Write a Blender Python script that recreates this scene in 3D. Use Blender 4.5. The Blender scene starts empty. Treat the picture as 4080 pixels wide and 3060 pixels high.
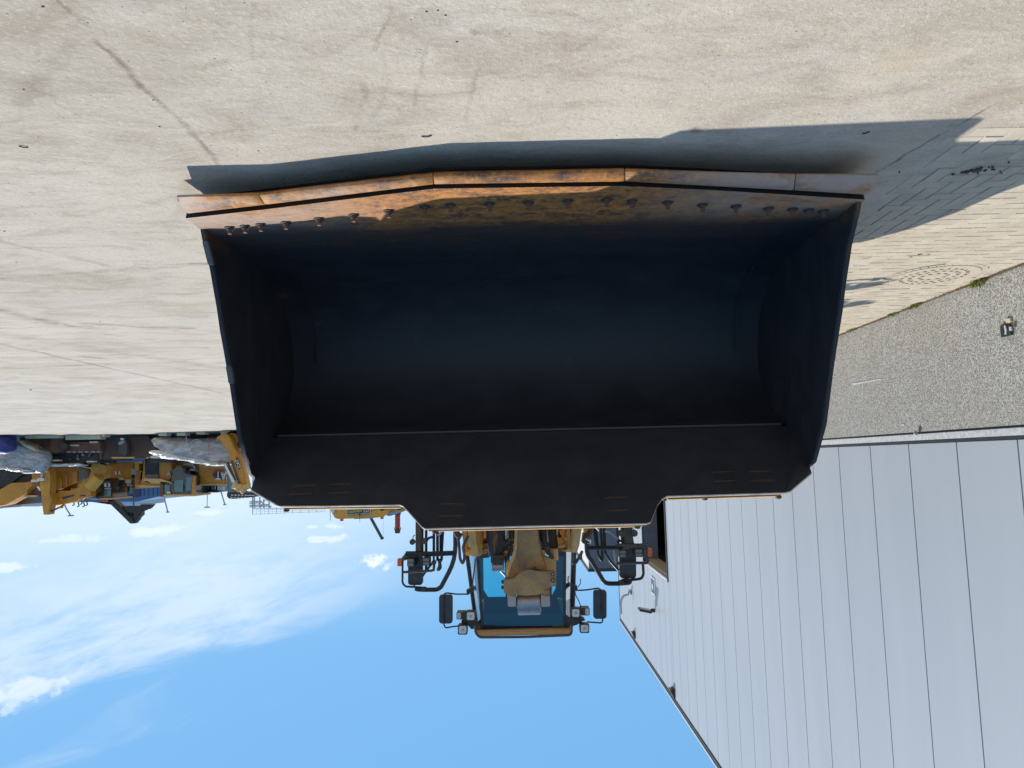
import bpy, bmesh, math, random
from mathutils import Vector, Matrix, noise
random.seed(7)
SC = bpy.context.scene
COL = SC.collection
R = math.radians

# ------------------------------------------------------------------ camera
FPX, EYE = 2829.0, 1.7
PITCH, ROLL = math.atan(305/FPX), R(1.2)
_fw = Vector((0, math.cos(PITCH), -math.sin(PITCH)))
_u0 = Vector((0, math.sin(PITCH), math.cos(PITCH)))
_r0 = Vector((1, 0, 0))
_rt = _r0*math.cos(ROLL) - _u0*math.sin(ROLL)
_up = _r0*math.sin(ROLL) + _u0*math.cos(ROLL)
CAM = Vector((0, 0, EYE))
cd = bpy.data.cameras.new('camera')
cd.sensor_width = 36
cd.lens = 36*FPX/4080
cd.clip_end = 3000
cam = bpy.data.objects.new('camera', cd)
COL.objects.link(cam)
# the phone was held upside down: camera right = -right, camera up = -up
cam.matrix_world = Matrix(((-_rt.x, -_up.x, -_fw.x, 0), (-_rt.y, -_up.y, -_fw.y, 0), (-_rt.z, -_up.z, -_fw.z, EYE), (0, 0, 0, 1)))
SC.camera = cam

def ray(x, y):
    return _rt*(-(x-2040)/FPX) + _up*((y-1530)/FPX) + _fw
def P(x, y, Y):
    d = ray(x, y); return CAM + d*(Y/d.y)
def G(x, y, z=0.0):
    d = ray(x, y); return CAM + d*((z-EYE)/d.z)
def WX(x, y, X):
    d = ray(x, y); return CAM + d*(X/d.x)

# ------------------------------------------------------------------ light
SUN = Vector((0.715, 0.668, 1.0)).normalized()      # towards the sun
EL = math.asin(SUN.z)
AZ = math.atan2(SUN.x, SUN.y)                      # clockwise from +Y
sd = bpy.data.lights.new('sun', 'SUN')
sd.energy = 4.75
sd.angle = R(0.53)
sd.color = (1.0, 0.93, 0.82)
so = bpy.data.objects.new('sun', sd)
COL.objects.link(so)
so.rotation_euler = SUN.to_track_quat('Z', 'Y').to_euler()
so.location = (30, 30, 40)

world = bpy.data.worlds.new('World')
SC.world = world
world.use_nodes = True
SC.view_settings.view_transform = 'Standard'
SC.view_settings.look = 'None'
SC.view_settings.exposure = 0.0
SC.view_settings.gamma = 1
SC.view_settings.use_curve_mapping = False

class NT:
    """short-hand for building node trees"""
    def __init__(s, tree):
        s.t = tree
    def n(s, typ, **kw):
        nd = s.t.nodes.new(typ)
        for k, v in kw.items():
            if k.startswith('i_'):
                key = k[2:]
                key = int(key) if key.isdigit() else key.replace('_', ' ')
                s.put(nd.inputs[key], v)
            else:
                setattr(nd, k, v)
        return nd
    def put(s, inp, v):
        if isinstance(v, bpy.types.NodeSocket):
            s.t.links.new(v, inp)
        else:
            inp.default_value = v
    def m(s, op, a, b=None, c=None, clamp=False):
        nd = s.t.nodes.new('ShaderNodeMath'); nd.operation = op; nd.use_clamp = clamp
        s.put(nd.inputs[0], a)
        if b is not None: s.put(nd.inputs[1], b)
        if c is not None: s.put(nd.inputs[2], c)
        return nd.outputs[0]
    def vm(s, op, a, b=None, scale=None):
        nd = s.t.nodes.new('ShaderNodeVectorMath'); nd.operation = op
        s.put(nd.inputs[0], a)
        if b is not None: s.put(nd.inputs[1], b)
        if scale is not None: s.put(nd.inputs['Scale'], scale)
        return nd.outputs['Value'] if op in ('DOT_PRODUCT', 'LENGTH', 'DISTANCE') else nd.outputs[0]
    def mix(s, f, a, b, bt='MIX'):
        nd = s.t.nodes.new('ShaderNodeMix'); nd.data_type = 'RGBA'; nd.blend_type = bt
        s.put(nd.inputs[0], f)
        s.put(nd.inputs[6], a if not isinstance(a, tuple) else (a+(1,) if len(a) == 3 else a))
        s.put(nd.inputs[7], b if not isinstance(b, tuple) else (b+(1,) if len(b) == 3 else b))
        return nd.outputs[2]
    def noise(s, vec, scale, detail=4, rough=0.6, dist=0.0):
        nd = s.n('ShaderNodeTexNoise'); s.put(nd.inputs['Vector'], vec)
        nd.inputs['Scale'].default_value = scale; nd.inputs['Detail'].default_value = detail
        nd.inputs['Roughness'].default_value = rough; nd.inputs['Distortion'].default_value = dist
        return nd.outputs['Fac']
    def ramp(s, f, a, b, c=0.0, d=1.0):
        nd = s.n('ShaderNodeMapRange'); nd.clamp = True; nd.interpolation_type = 'SMOOTHSTEP'
        s.put(nd.inputs[0], f)
        for i, v in enumerate((a, b, c, d)): nd.inputs[i+1].default_value = v
        return nd.outputs[0]
    def scalev(s, vec, v):
        return s.vm('MULTIPLY', vec, v)

w = NT(world.node_tree)
world.node_tree.nodes.clear()
wout = w.n('ShaderNodeOutputWorld')
bg = w.n('ShaderNodeBackground'); bg.inputs['Strength'].default_value = 0.13
world.node_tree.links.new(bg.outputs[0], wout.inputs[0])
sky = w.n('ShaderNodeTexSky', sky_type='NISHITA')
sky.sun_disc = False
sky.sun_elevation = EL
sky.sun_rotation = AZ
sky.air_density = 1.0
sky.dust_density = 0.25
sky.ozone_density = 2.5
gen = w.n('ShaderNodeTexCoord').outputs['Generated']
sx = w.n('ShaderNodeSeparateXYZ'); w.put(sx.inputs[0], gen)
dx, dy, dz = sx.outputs
dzc = w.m('MAXIMUM', dz, 0.02)
azm = w.m('ARCTAN2', dx, dy)               # 0 = ahead, + = to the right
elv = w.m('ARCSINE', dz)
# thin streaked veil, drifting down towards the horizon on the right
stv = w.n('ShaderNodeCombineXYZ')
w.put(stv.inputs[0], azm)
w.put(stv.inputs[1], w.m('MULTIPLY', w.m('ADD', elv, w.m('MULTIPLY', azm, -0.22)), 3.6))
n1 = w.noise(stv.outputs[0], 3.2, 7, 0.62, 0.5)
n2 = w.noise(w.vm('ADD', stv.outputs[0], (7.3, 1.7, 0.4)), 9.0, 8, 0.65, 0.3)
# bank of cirrus: centre line rises with azimuth to the right
bank = w.m('SUBTRACT', elv, w.m('ADD', w.m('MULTIPLY', azm, 0.19), 0.125))
bank = w.m('ADD', bank, w.m('MULTIPLY', w.m('SUBTRACT', n1, 0.5), 0.10))
bankm = w.m('MULTIPLY', w.ramp(bank, -0.15, -0.04, 0.25, 1), w.ramp(bank, 0.0, 0.03, 1, 0))
bankm = w.m('MULTIPLY', bankm, w.ramp(azm, 0.08, 0.42, 0, 1))
cir = w.m('MULTIPLY', bankm, w.ramp(n2, 0.30, 0.62, 0.3, 1.0))
st2 = w.noise(w.vm('ADD', stv.outputs[0], (3.1, 4.2, 0.9)), 5.0, 8, 0.62, 0.6)
wis = w.m('MULTIPLY', w.ramp(st2, 0.52, 0.74, 0, 0.32), w.m('MULTIPLY', w.ramp(bank, 0.10, 0.16, 1, 0), w.ramp(azm, 0.22, 0.6, 0, 1)))
cir = w.m('MULTIPLY', w.m('ADD', cir, wis, clamp=True), w.ramp(dy, -0.1, 0.45, 0, 1))   # the streaks end well before the far side of the sky
# horizon whitening
hz = w.ramp(elv, 0.0, 0.24, 0.78, 0)
hz = w.m('MULTIPLY', hz, w.ramp(dx, -0.25, 0.5, 0.35, 1.0))
skyc = w.mix(w.ramp(elv, 0.42, 1.1, 0.82, 0.15), sky.outputs[0], w.n('ShaderNodeRGB').outputs[0], 'MIX')
BLUE = skyc.node.inputs[7].links[0].from_node
skyg = w.mix(hz, skyc, (6.6, 7.7, 8.6))
BLUE.outputs[0].default_value = (1.5, 3.9, 7.0, 1)
cl = w.mix(w.m('MULTIPLY', cir, 0.58), skyg, (7.0, 7.8, 8.5))
# small cumulus puffs
def puff(az0, el0, wa, we, seed, amt):
    u = w.m('DIVIDE', w.m('SUBTRACT', azm, az0), wa)
    v = w.m('DIVIDE', w.m('SUBTRACT', elv, el0), we)
    cv = w.n('ShaderNodeCombineXYZ'); w.put(cv.inputs[0], azm); w.put(cv.inputs[1], w.m('MULTIPLY', elv, 1.3)); cv.inputs[2].default_value = seed
    nn = w.noise(cv.outputs[0], 42, 5, 0.6)
    r = w.m('SQRT', w.m('ADD', w.m('MULTIPLY', u, u), w.m('MULTIPLY', v, v)))
    r = w.m('ADD', r, w.m('MULTIPLY', w.m('SUBTRACT', nn, 0.5), 4.2))
    return w.m('MULTIPLY', w.ramp(r, 0.35, 1.15, 1, 0), amt)
def pdir(x, y):
    d = ray(x, y).normalized(); return math.atan2(d.x, d.y), math.asin(d.z)
for (px, py, wx, wy, sdv, am) in ((1500, 2240, 62, 28, 1.0, .9), (1250, 2150, 110, 13, 2.2, .55), (610, 2115, 90, 18, 3.1, .5), (1240, 2100, 30, 8, 4.4, .5), (1335, 2098, 34, 10, 5.4, .5),
                                  (50, 2260, 70, 16, 6.2, .6), (250, 2150, 120, 14, 7.1, .4), (800, 2045, 90, 9, 8.3, .45), (60, 2760, 130, 40, 9.1, .5)):
    a, e = pdir(px, py)
    cl = w.mix(puff(a, e, wx/FPX, wy/FPX, sdv, am), cl, (7.6, 8.2, 8.6))
w.put(bg.inputs['Color'], cl)

# ------------------------------------------------------------------ mesh helpers
class MB:
    def __init__(s):
        s.v = []; s.f = []; s.mi = []
        s.cm = 0
    def add(s, vs, fs):
        b = len(s.v)
        s.v += [Vector(v) for v in vs]
        for f in fs:
            s.f.append([b+i for i in f]); s.mi.append(s.cm)
        return s
    def box(s, c, size, rz=0.0, M=None):
        c = Vector(c); hx, hy, hz_ = [q/2 for q in size]
        vs = [Vector((sx_*hx, sy_*hy, sz_*hz_)) for sz_ in (-1, 1) for sy_ in (-1, 1) for sx_ in (-1, 1)]
        if rz: vs = [Matrix.Rotation(rz, 3, 'Z') @ v for v in vs]
        if M: vs = [M @ v for v in vs]
        return s.add([v+c for v in vs], [(0, 2, 3, 1), (4, 5, 7, 6), (0, 1, 5, 4), (2, 6, 7, 3), (0, 4, 6, 2), (1, 3, 7, 5)])
    def bb(s, x0, x1, y0, y1, z0, z1):
        return s.box(((x0+x1)/2, (y0+y1)/2, (z0+z1)/2), (abs(x1-x0), abs(y1-y0), abs(z1-z0)))
    def cyl(s, p0, p1, r0, r1=None, n=14, caps=True):
        p0 = Vector(p0); p1 = Vector(p1); r1 = r0 if r1 is None else r1
        ax = (p1-p0).normalized()
        a = ax.orthogonal().normalized(); b = ax.cross(a)
        vs = []
        for p, r in ((p0, r0), (p1, r1)):
            for i in range(n):
                t = 2*math.pi*i/n
                vs.append(p + (a*math.cos(t)+b*math.sin(t))*r)
        fs = [(i, (i+1) % n, n+(i+1) % n, n+i) for i in range(n)]
        if caps: fs += [tuple(range(n))[::-1], tuple(range(n, 2*n))]
        return s.add(vs, fs)
    def tube(s, pts, r, n=8):
        pts = [Vector(p) for p in pts]
        if len(pts) > 2:   # round the corners
            q = [pts[0]]
            for i in range(1, len(pts)-1):
                a, b, c = pts[i-1], pts[i], pts[i+1]
                d = min((a-b).length, (c-b).length)*0.45
                d = min(d, r*7)
                pa = b+(a-b).normalized()*d; pc = b+(c-b).normalized()*d
                for t in (0, .25, .5, .75, 1):
                    q.append(pa*(1-t)**2 + b*2*t*(1-t) + pc*t*t)
            q.append(pts[-1]); pts = q
        rings = []; prev = None
        for i, p in enumerate(pts):
            d = (pts[min(i+1, len(pts)-1)]-pts[max(i-1, 0)])
            d = d.normalized() if d.length > 1e-9 else Vector((0, 0, 1))
            if prev is None: a = d.orthogonal().normalized()
            else: a = (prev - d*prev.dot(d)).normalized()
            prev = a; b = d.cross(a)
            rings.append([p+(a*math.cos(2*math.pi*k/n)+b*math.sin(2*math.pi*k/n))*r for k in range(n)])
        vs = [v for rg in rings for v in rg]; fs = []
        for i in range(len(rings)-1):
            for k in range(n):
                fs.append((i*n+k, i*n+(k+1) % n, (i+1)*n+(k+1) % n, (i+1)*n+k))
        fs += [tuple(range(n))[::-1], tuple(range((len(rings)-1)*n, len(rings)*n))]
        return s.add(vs, fs)
    def prism(s, poly, vec):
        """closed outline of 3D points pushed along vec"""
        poly = [Vector(p) for p in poly]; n = len(poly); vec = Vector(vec)
        vs = poly + [p+vec for p in poly]
        fs = [tuple(range(n)), tuple(range(n, 2*n))[::-1]]
        fs += [(i, n+i, n+(i+1) % n, (i+1) % n) for i in range(n)]
        return s.add(vs, fs)
    def strip(s, A, B):
        n = len(A)
        return s.add(list(A)+list(B), [(i, i+1, n+i+1, n+i) for i in range(n-1)])
    def lump(s, c, r, seed=0.0, sub=3, amp=0.3, sc=1.5):
        bm = bmesh.new(); bmesh.ops.create_icosphere(bm, subdivisions=sub, radius=1)
        vs = []
        for v in bm.verts:
            k = 1 + amp*noise.noise(v.co*sc + Vector((seed, seed*1.3, 0)))
            vs.append(Vector((v.co.x*r[0]*k, v.co.y*r[1]*k, v.co.z*r[2]*k)) + Vector(c))
        fs = [[q.index for q in f.verts] for f in bm.faces]
        bm.free()
        return s.add(vs, fs)
    def build(s, name, mat, parent=None, bevel=0.0, smooth=False, label=None, stuff=False, seg=2):
        org = ORG.get(root_of(parent).name, Vector((0, 0, 0))) if parent else Vector((0, 0, 0))
        me = bpy.data.meshes.new(name)
        me.from_pydata([v-org for v in s.v], [], s.f)
        mats = mat if isinstance(mat, (list, tuple)) else [mat]
        for m_ in mats: me.materials.append(m_)
        if len(mats) > 1: me.polygons.foreach_set('material_index', s.mi)
        me.validate(); me.update()
        bm = bmesh.new(); bm.from_mesh(me); bmesh.ops.recalc_face_normals(bm, faces=bm.faces)
        if bevel:
            es = [e for e in bm.edges if e.is_manifold and e.calc_face_angle(0) > 0.6]
            try: bmesh.ops.bevel(bm, geom=es, offset=bevel, segments=seg, affect='EDGES', clamp_overlap=True)
            except Exception: pass
        bm.to_mesh(me); bm.free()
        if smooth or bevel:
            me.polygons.foreach_set('use_smooth', [True]*len(me.polygons))
            me.set_sharp_from_angle(angle=R(40 if smooth else 50))
        o = bpy.data.objects.new(name, me); COL.objects.link(o)
        if parent: o.parent = parent
        if label: o['label'] = label
        if stuff: o['kind'] = 'stuff'
        return o
ORG = {}
def root_of(o):
    while o.parent: o = o.parent
    return o
def thing(name, label, cat, loc=(0, 0, 0), group=None):
    o = bpy.data.objects.new(name, None); COL.objects.link(o)
    o.location = loc; o.empty_display_size = 0.2
    ORG[o.name] = Vector(loc)
    o['label'] = label; o['category'] = cat
    if group: o['group'] = group
    return o
def tag(o, label, cat, group=None):
    o['label'] = label; o['category'] = cat
    if group: o['group'] = group
    return o
def structure(o):
    o['kind'] = 'structure'; return o

# ------------------------------------------------------------------ materials
def newmat(name):
    m = bpy.data.materials.new(name); m.use_nodes = True
    t = NT(m.node_tree)
    b = m.node_tree.nodes['Principled BSDF']
    return m, t, b
def paint(name, col, rough=0.5, metal=0.0, dirt=(0.25, 0.2, 0.14), dirt_amt=0.3, scale=3.0, bump=0.0, bscale=60, spec=0.5, var=0.15, coat=0):
    m, t, b = newmat(name)
    co = t.n('ShaderNodeTexCoord').outputs['Object']
    n = t.noise(co, scale, 6, 0.65)
    n2_ = t.noise(co, scale*7, 4, 0.7)
    c = t.mix(t.ramp(n2_, 0.3, 0.7, 0, 1), tuple(x*(1-var) for x in col), tuple(min(1, x*(1+var)) for x in col))
    f = t.m('MULTIPLY', t.ramp(n, 0.42, 0.72, 0.25, 1), dirt_amt)
    c = t.mix(f, c, dirt)
    t.put(b.inputs['Base Color'], c)
    t.put(b.inputs['Roughness'], t.ramp(n2_, 0.2, 0.8, max(0, rough-0.1), min(1, rough+0.15)))
    b.inputs['Metallic'].default_value = metal
    b.inputs['Specular IOR Level'].default_value = spec
    if coat: b.inputs['Coat Weight'].default_value = coat
    if bump:
        bn = t.n('ShaderNodeBump'); bn.inputs['Strength'].default_value = bump; bn.inputs['Distance'].default_value = 0.01
        t.put(bn.inputs['Height'], t.noise(co, bscale, 5, 0.7)); t.put(b.inputs['Normal'], bn.outputs[0])
    return m
M = {}
M['yellow'] = paint('machine_yellow', (0.66, 0.33, 0.03), 0.42, dirt=(0.35, 0.26, 0.15), dirt_amt=0.35, scale=2)
M['yellow_far'] = paint('yard_yellow', (0.60, 0.26, 0.018), 0.45, dirt=(0.26, 0.13, 0.045), dirt_amt=0.45, scale=1.2)
M['yellow_dusty'] = paint('dusty_yellow', (0.70, 0.42, 0.13), 0.6, dirt=(0.42, 0.33, 0.22), dirt_amt=0.55, scale=2.5, bump=0.15)
M['tan_lever'] = paint('lever_paint', (0.50, 0.29, 0.11), 0.65, dirt=(0.17, 0.125, 0.09), dirt_amt=0.8, scale=5, bump=0.3, bscale=45)
M['black'] = paint('black_paint', (0.022, 0.022, 0.024), 0.45, dirt=(0.10, 0.085, 0.065), dirt_amt=0.35, scale=8)
M['tube'] = paint('black_tube', (0.012, 0.014, 0.018), 0.35, dirt=(0.06, 0.05, 0.04), dirt_amt=0.2, scale=8)
M['dustblack'] = paint('dusty_black', (0.05, 0.042, 0.035), 0.6, dirt=(0.14, 0.11, 0.08), dirt_amt=0.6, scale=10)
M['rubber'] = paint('rubber', (0.02, 0.02, 0.02), 0.8, dirt=(0.16, 0.13, 0.1), dirt_amt=0.4, scale=4)
M['gap'] = paint('painted_gap_shade', (0.010, 0.009, 0.008), 0.95, dirt_amt=0.05)  # near-black colour paints in the shade of the cutting edge joint
M['wearplate'] = paint('wear_plate_steel', (0.07, 0.07, 0.075), 0.5, dirt=(0.12, 0.11, 0.10), dirt_amt=0.3, scale=14)
M['chrome'] = paint('chrome_rod', (0.6, 0.6, 0.62), 0.15, metal=1.0, dirt_amt=0.1)
M['steel'] = paint('bare_steel', (0.34, 0.33, 0.34), 0.35, metal=0.8, dirt=(0.2, 0.15, 0.1), dirt_amt=0.4, scale=12, bump=0.2)
M['worn'] = paint('worn_steel', (0.38, 0.37, 0.36), 0.5, metal=0.2, dirt=(0.22, 0.16, 0.12), dirt_amt=0.6, scale=14, bump=0.2)
M['hose'] = paint('hose', (0.03, 0.035, 0.045), 0.5, dirt=(0.2, 0.17, 0.13), dirt_amt=0.5, scale=20)
M['hose_blue'] = paint('hose_wrap', (0.035, 0.05, 0.085), 0.45, dirt=(0.1, 0.09, 0.08), dirt_amt=0.4, scale=20)
M['white'] = paint('white_paint', (0.75, 0.75, 0.74), 0.5, dirt_amt=0.2)
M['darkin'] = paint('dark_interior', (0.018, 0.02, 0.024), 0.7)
M['amber'] = paint('amber_lens', (0.75, 0.10, 0.004), 0.25, dirt=(0.5, 0.15, 0.03), dirt_amt=0.3, scale=20)
M['red'] = paint('red_paint', (0.42, 0.035, 0.02), 0.45, dirt=(0.12, 0.05, 0.04), dirt_amt=0.5)
M['teal'] = paint('dark_teal_paint', (0.01, 0.05, 0.065), 0.4, dirt_amt=0.1)
M['rustdark'] = paint('dark_rust_steel', (0.075, 0.045, 0.035), 0.75, dirt=(0.13, 0.07, 0.045), dirt_amt=0.7, scale=1.5, bump=0.3, bscale=12)
M['rust'] = paint('brown_rust', (0.20, 0.095, 0.045), 0.8, dirt=(0.09, 0.05, 0.035), dirt_amt=0.6, scale=2, bump=0.3, bscale=14)
M['timber'] = paint('pale_timber', (0.68, 0.56, 0.36), 0.8, dirt=(0.4, 0.3, 0.2), dirt_amt=0.35, scale=5)
M['blueb'] = paint('blue_cladding', (0.035, 0.12, 0.25), 0.5, dirt=(0.05, 0.1, 0.22), dirt_amt=0.2, scale=0.5)
M['tarp'] = paint('blue_tarp', (0.03, 0.035, 0.17), 0.5, dirt=(0.1, 0.1, 0.2), dirt_amt=0.3, scale=4, bump=0.6, bscale=6)
M['galv'] = paint('galvanised', (0.36, 0.42, 0.48), 0.5, metal=0.3, dirt_amt=0.1)
M['navy'] = paint('navy_print', (0.012, 0.025, 0.10), 0.45, dirt_amt=0.05)
M['signyellow'] = paint('sign_yellow', (0.8, 0.75, 0.05), 0.5, dirt_amt=0.0)
M['signblue'] = paint('sign_blue', (0.05, 0.11, 0.25), 0.4, dirt_amt=0.05)
M['orange'] = paint('orange_print', (0.55, 0.05, 0.03), 0.5, dirt_amt=0.1)
M['greyface'] = paint('dark_grey_cladding', (0.115, 0.13, 0.165), 0.6, dirt_amt=0.05, scale=0.5)
M['mirror'] = paint('mirror_back', (0.018, 0.018, 0.022), 0.3, dirt=(0.08, 0.07, 0.06), dirt_amt=0.4, scale=9)
M['lens'] = paint('clear_lens', (0.62, 0.6, 0.54), 0.2, dirt=(0.35, 0.33, 0.28), dirt_amt=0.3, scale=30, coat=0.6)
M['lens_dim'] = paint('dusty_lens', (0.20, 0.18, 0.155), 0.3, dirt=(0.1, 0.09, 0.08), dirt_amt=0.4, scale=30)

def glass(name, tint, gl=0.06, grough=0.03):
    m, t, b = newmat(name)
    m.node_tree.nodes.remove(b)
    out = m.node_tree.nodes['Material Output']
    tr = t.n('ShaderNodeBsdfTransparent'); tr.inputs[0].default_value = tint + (1,)
    gs = t.n('ShaderNodeBsdfGlossy'); gs.inputs['Roughness'].default_value = grough; gs.inputs[0].default_value = (0.9, 0.95, 1, 1)
    fr = t.n('ShaderNodeFresnel'); fr.inputs[0].default_value = 1.5
    f = t.m('ADD', t.m('MULTIPLY', fr.outputs[0], 0.9), gl, clamp=True)
    ms = t.n('ShaderNodeMixShader'); t.put(ms.inputs[0], f)
    t.put(ms.inputs[1], tr.outputs[0]); t.put(ms.inputs[2], gs.outputs[0])
    t.put(out.inputs[0], ms.outputs[0])
    return m
M['cabglass'] = glass('tinted_cab_glass', (0.47, 0.80, 0.89), 0.012)
M['corner_glass'] = glass('corner_glass', (0.55, 0.75, 0.8), 0.30, 0.12)
M['farglass'] = paint('far_cab_glass', (0.05, 0.13, 0.15), 0.12, dirt=(0.1, 0.22, 0.24), dirt_amt=0.5, scale=2, spec=0.8)
M['fargdark'] = paint('far_dark_glass', (0.012, 0.018, 0.02), 0.15, dirt_amt=0.1, spec=0.8)

# plastic sheet wrapped round machine parts
def wrapmat():
    m, t, b = newmat('plastic_wrap')
    co = t.n('ShaderNodeTexCoord').outputs['Object']
    st = t.scalev(co, (1.0, 1.0, 3.0))
    n = t.noise(st, 1.6, 8, 0.7, 1.2)
    c = t.mix(t.ramp(n, 0.38, 0.62), (0.40, 0.34, 0.29), (0.68, 0.66, 0.64))
    t.put(b.inputs['Base Color'], c)
    b.inputs['Roughness'].default_value = 0.25
    b.inputs['Transmission Weight'].default_value = 0.15
    bn = t.n('ShaderNodeBump'); bn.inputs['Strength'].default_value = 0.5; bn.inputs['Distance'].default_value = 0.08
    t.put(bn.inputs['Height'], t.noise(st, 5, 6, 0.6, 1.5)); t.put(b.inputs['Normal'], bn.outputs[0])
    return m
M['wrap'] = wrapmat()

# bucket: almost black paint, rust where the load scours the floor near the lip
def bucketmat():
    m, t, b = newmat('bucket_black')
    g = t.n('ShaderNodeNewGeometry').outputs['Position']
    sp = t.n('ShaderNodeSeparateXYZ'); t.put(sp.inputs[0], g)
    n = t.noise(t.scalev(g, (1.2, 2.2, 1.2)), 2.2, 8, 0.68, 0.4)
    nf = t.noise(g, 22, 6, 0.7)
    c = t.mix(t.ramp(n, 0.35, 0.7), (0.021, 0.023, 0.029), (0.030, 0.032, 0.039))
    c = t.mix(t.m('MULTIPLY', t.ramp(nf, 0.60, 0.72), 0.35), c, (0.055, 0.05, 0.045))
    scr = t.noise(t.scalev(g, (0.5, 14, 14)), 3.0, 7, 0.7)          # long scrapes along the width
    c = t.mix(t.m('MULTIPLY', t.ramp(scr, 0.60, 0.72), 0.30), c, (0.075, 0.068, 0.062))
    sc2 = t.noise(t.scalev(g, (20, 1.2, 1.2)), 2.0, 6, 0.7)         # runs down the plate
    c = t.mix(t.m('MULTIPLY', t.ramp(sc2, 0.60, 0.74), 0.22), c, (0.06, 0.048, 0.04))
    yy = t.m('ADD', sp.outputs[1], t.m('MULTIPLY', t.m('SUBTRACT', n, 0.5), 1.2))
    yy = t.m('SUBTRACT', yy, t.m('MULTIPLY', sp.outputs[0], 0.05))
    flo = t.m('MULTIPLY', t.ramp(yy, 4.40, 5.0, 0.5, 0), t.ramp(sp.outputs[2], 0.19, 0.30, 1, 0))
    rc = t.mix(t.ramp(nf, 0.3, 0.62), (0.055, 0.035, 0.028), (0.24, 0.105, 0.032))
    c = t.mix(t.m('MULTIPLY', flo, 0.85), c, rc)
    far = t.m('MULTIPLY', t.ramp(n, 0.60, 0.70), t.m('MULTIPLY', t.ramp(sp.outputs[2], 0.5, 1.0, 0.55, 0), 1.0))
    c = t.mix(far, c, (0.10, 0.05, 0.022))
    t.put(b.inputs['Base Color'], c)
    t.put(b.inputs['Roughness'], t.ramp(n, 0.3, 0.7, 0.55, 0.68))
    b.inputs['Specular IOR Level'].default_value = 0.35
    bn = t.n('ShaderNodeBump'); bn.inputs['Strength'].default_value = 0.25; bn.inputs['Distance'].default_value = 0.006
    t.put(bn.inputs['Height'], t.noise(g, 40, 5, 0.7)); t.put(b.inputs['Normal'], bn.outputs[0])
    return m
M['bucket'] = bucketmat()
def rustedge(name, k=0.0, grey=0.45):
    m, t, b = newmat(name)
    g = t.n('ShaderNodeNewGeometry').outputs['Position']
    sp = t.n('ShaderNodeSeparateXYZ'); t.put(sp.inputs[0], g)
    n = t.noise(t.scalev(g, (1, 2.5, 2.5)), 4.5, 9, 0.72, 0.3)
    n3 = t.noise(g, 30, 6, 0.75)
    n4 = t.noise(t.scalev(g, (0.6, 1, 1)), 2.0, 5, 0.6)
    n5 = t.noise(t.scalev(g, (1, 1.6, 1)), 12, 8, 0.78, 0.5)
    c = t.mix(t.ramp(n, 0.38, 0.56), (0.11, 0.055, 0.035), (0.42, 0.165, 0.036))
    c = t.mix(t.m('MULTIPLY', t.ramp(n5, 0.50, 0.60), 0.75), c, (0.55, 0.26, 0.075))
    c = t.mix(t.m('MULTIPLY', t.ramp(n5, 0.45, 0.36), 0.7), c, (0.085, 0.055, 0.045))
    c = t.mix(t.m('MULTIPLY', t.ramp(n3, 0.50, 0.70), 0.6), c, (0.66, 0.33, 0.10))
    c = t.mix(t.m('MULTIPLY', t.ramp(n3, 0.46, 0.34), 0.55), c, (0.075, 0.055, 0.048))
    # scoured steel shows towards both ends of the edge
    ends = t.ramp(t.m('ABSOLUTE', t.m('ADD', sp.outputs[0], 0.0)), 0.5, 1.6, 0.0, 1.0)
    c = t.mix(t.m('MULTIPLY', t.m('MULTIPLY', ends, t.ramp(n4, 0.34, 0.52)), grey*0.85), c, (0.40, 0.335, 0.30))
    if k:      # the floor plate darkens away from the scoured lip: black paint still holds there
        q = t.m('ADD', t.m('SUBTRACT', sp.outputs[1], t.m('MULTIPLY', sp.outputs[0], 0.02)), t.m('MULTIPLY', t.m('SUBTRACT', n4, 0.5), 0.5))
        c = t.mix(t.ramp(q, 4.22, 4.60, 0.0, 0.93), c, (0.028, 0.026, 0.028))
    t.put(b.inputs['Base Color'], c)
    b.inputs['Roughness'].default_value = 0.62
    b.inputs['Metallic'].default_value = 0.0
    bn = t.n('ShaderNodeBump'); bn.inputs['Strength'].default_value = 0.5; bn.inputs['Distance'].default_value = 0.004
    t.put(bn.inputs['Height'], t.noise(g, 70, 6, 0.75)); t.put(b.inputs['Normal'], bn.outputs[0])
    return m
M['edge'] = rustedge('rusted_cutting_edge', 0, 1.0)
M['base'] = rustedge('rusted_base_edge', 1, 0.7)

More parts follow.
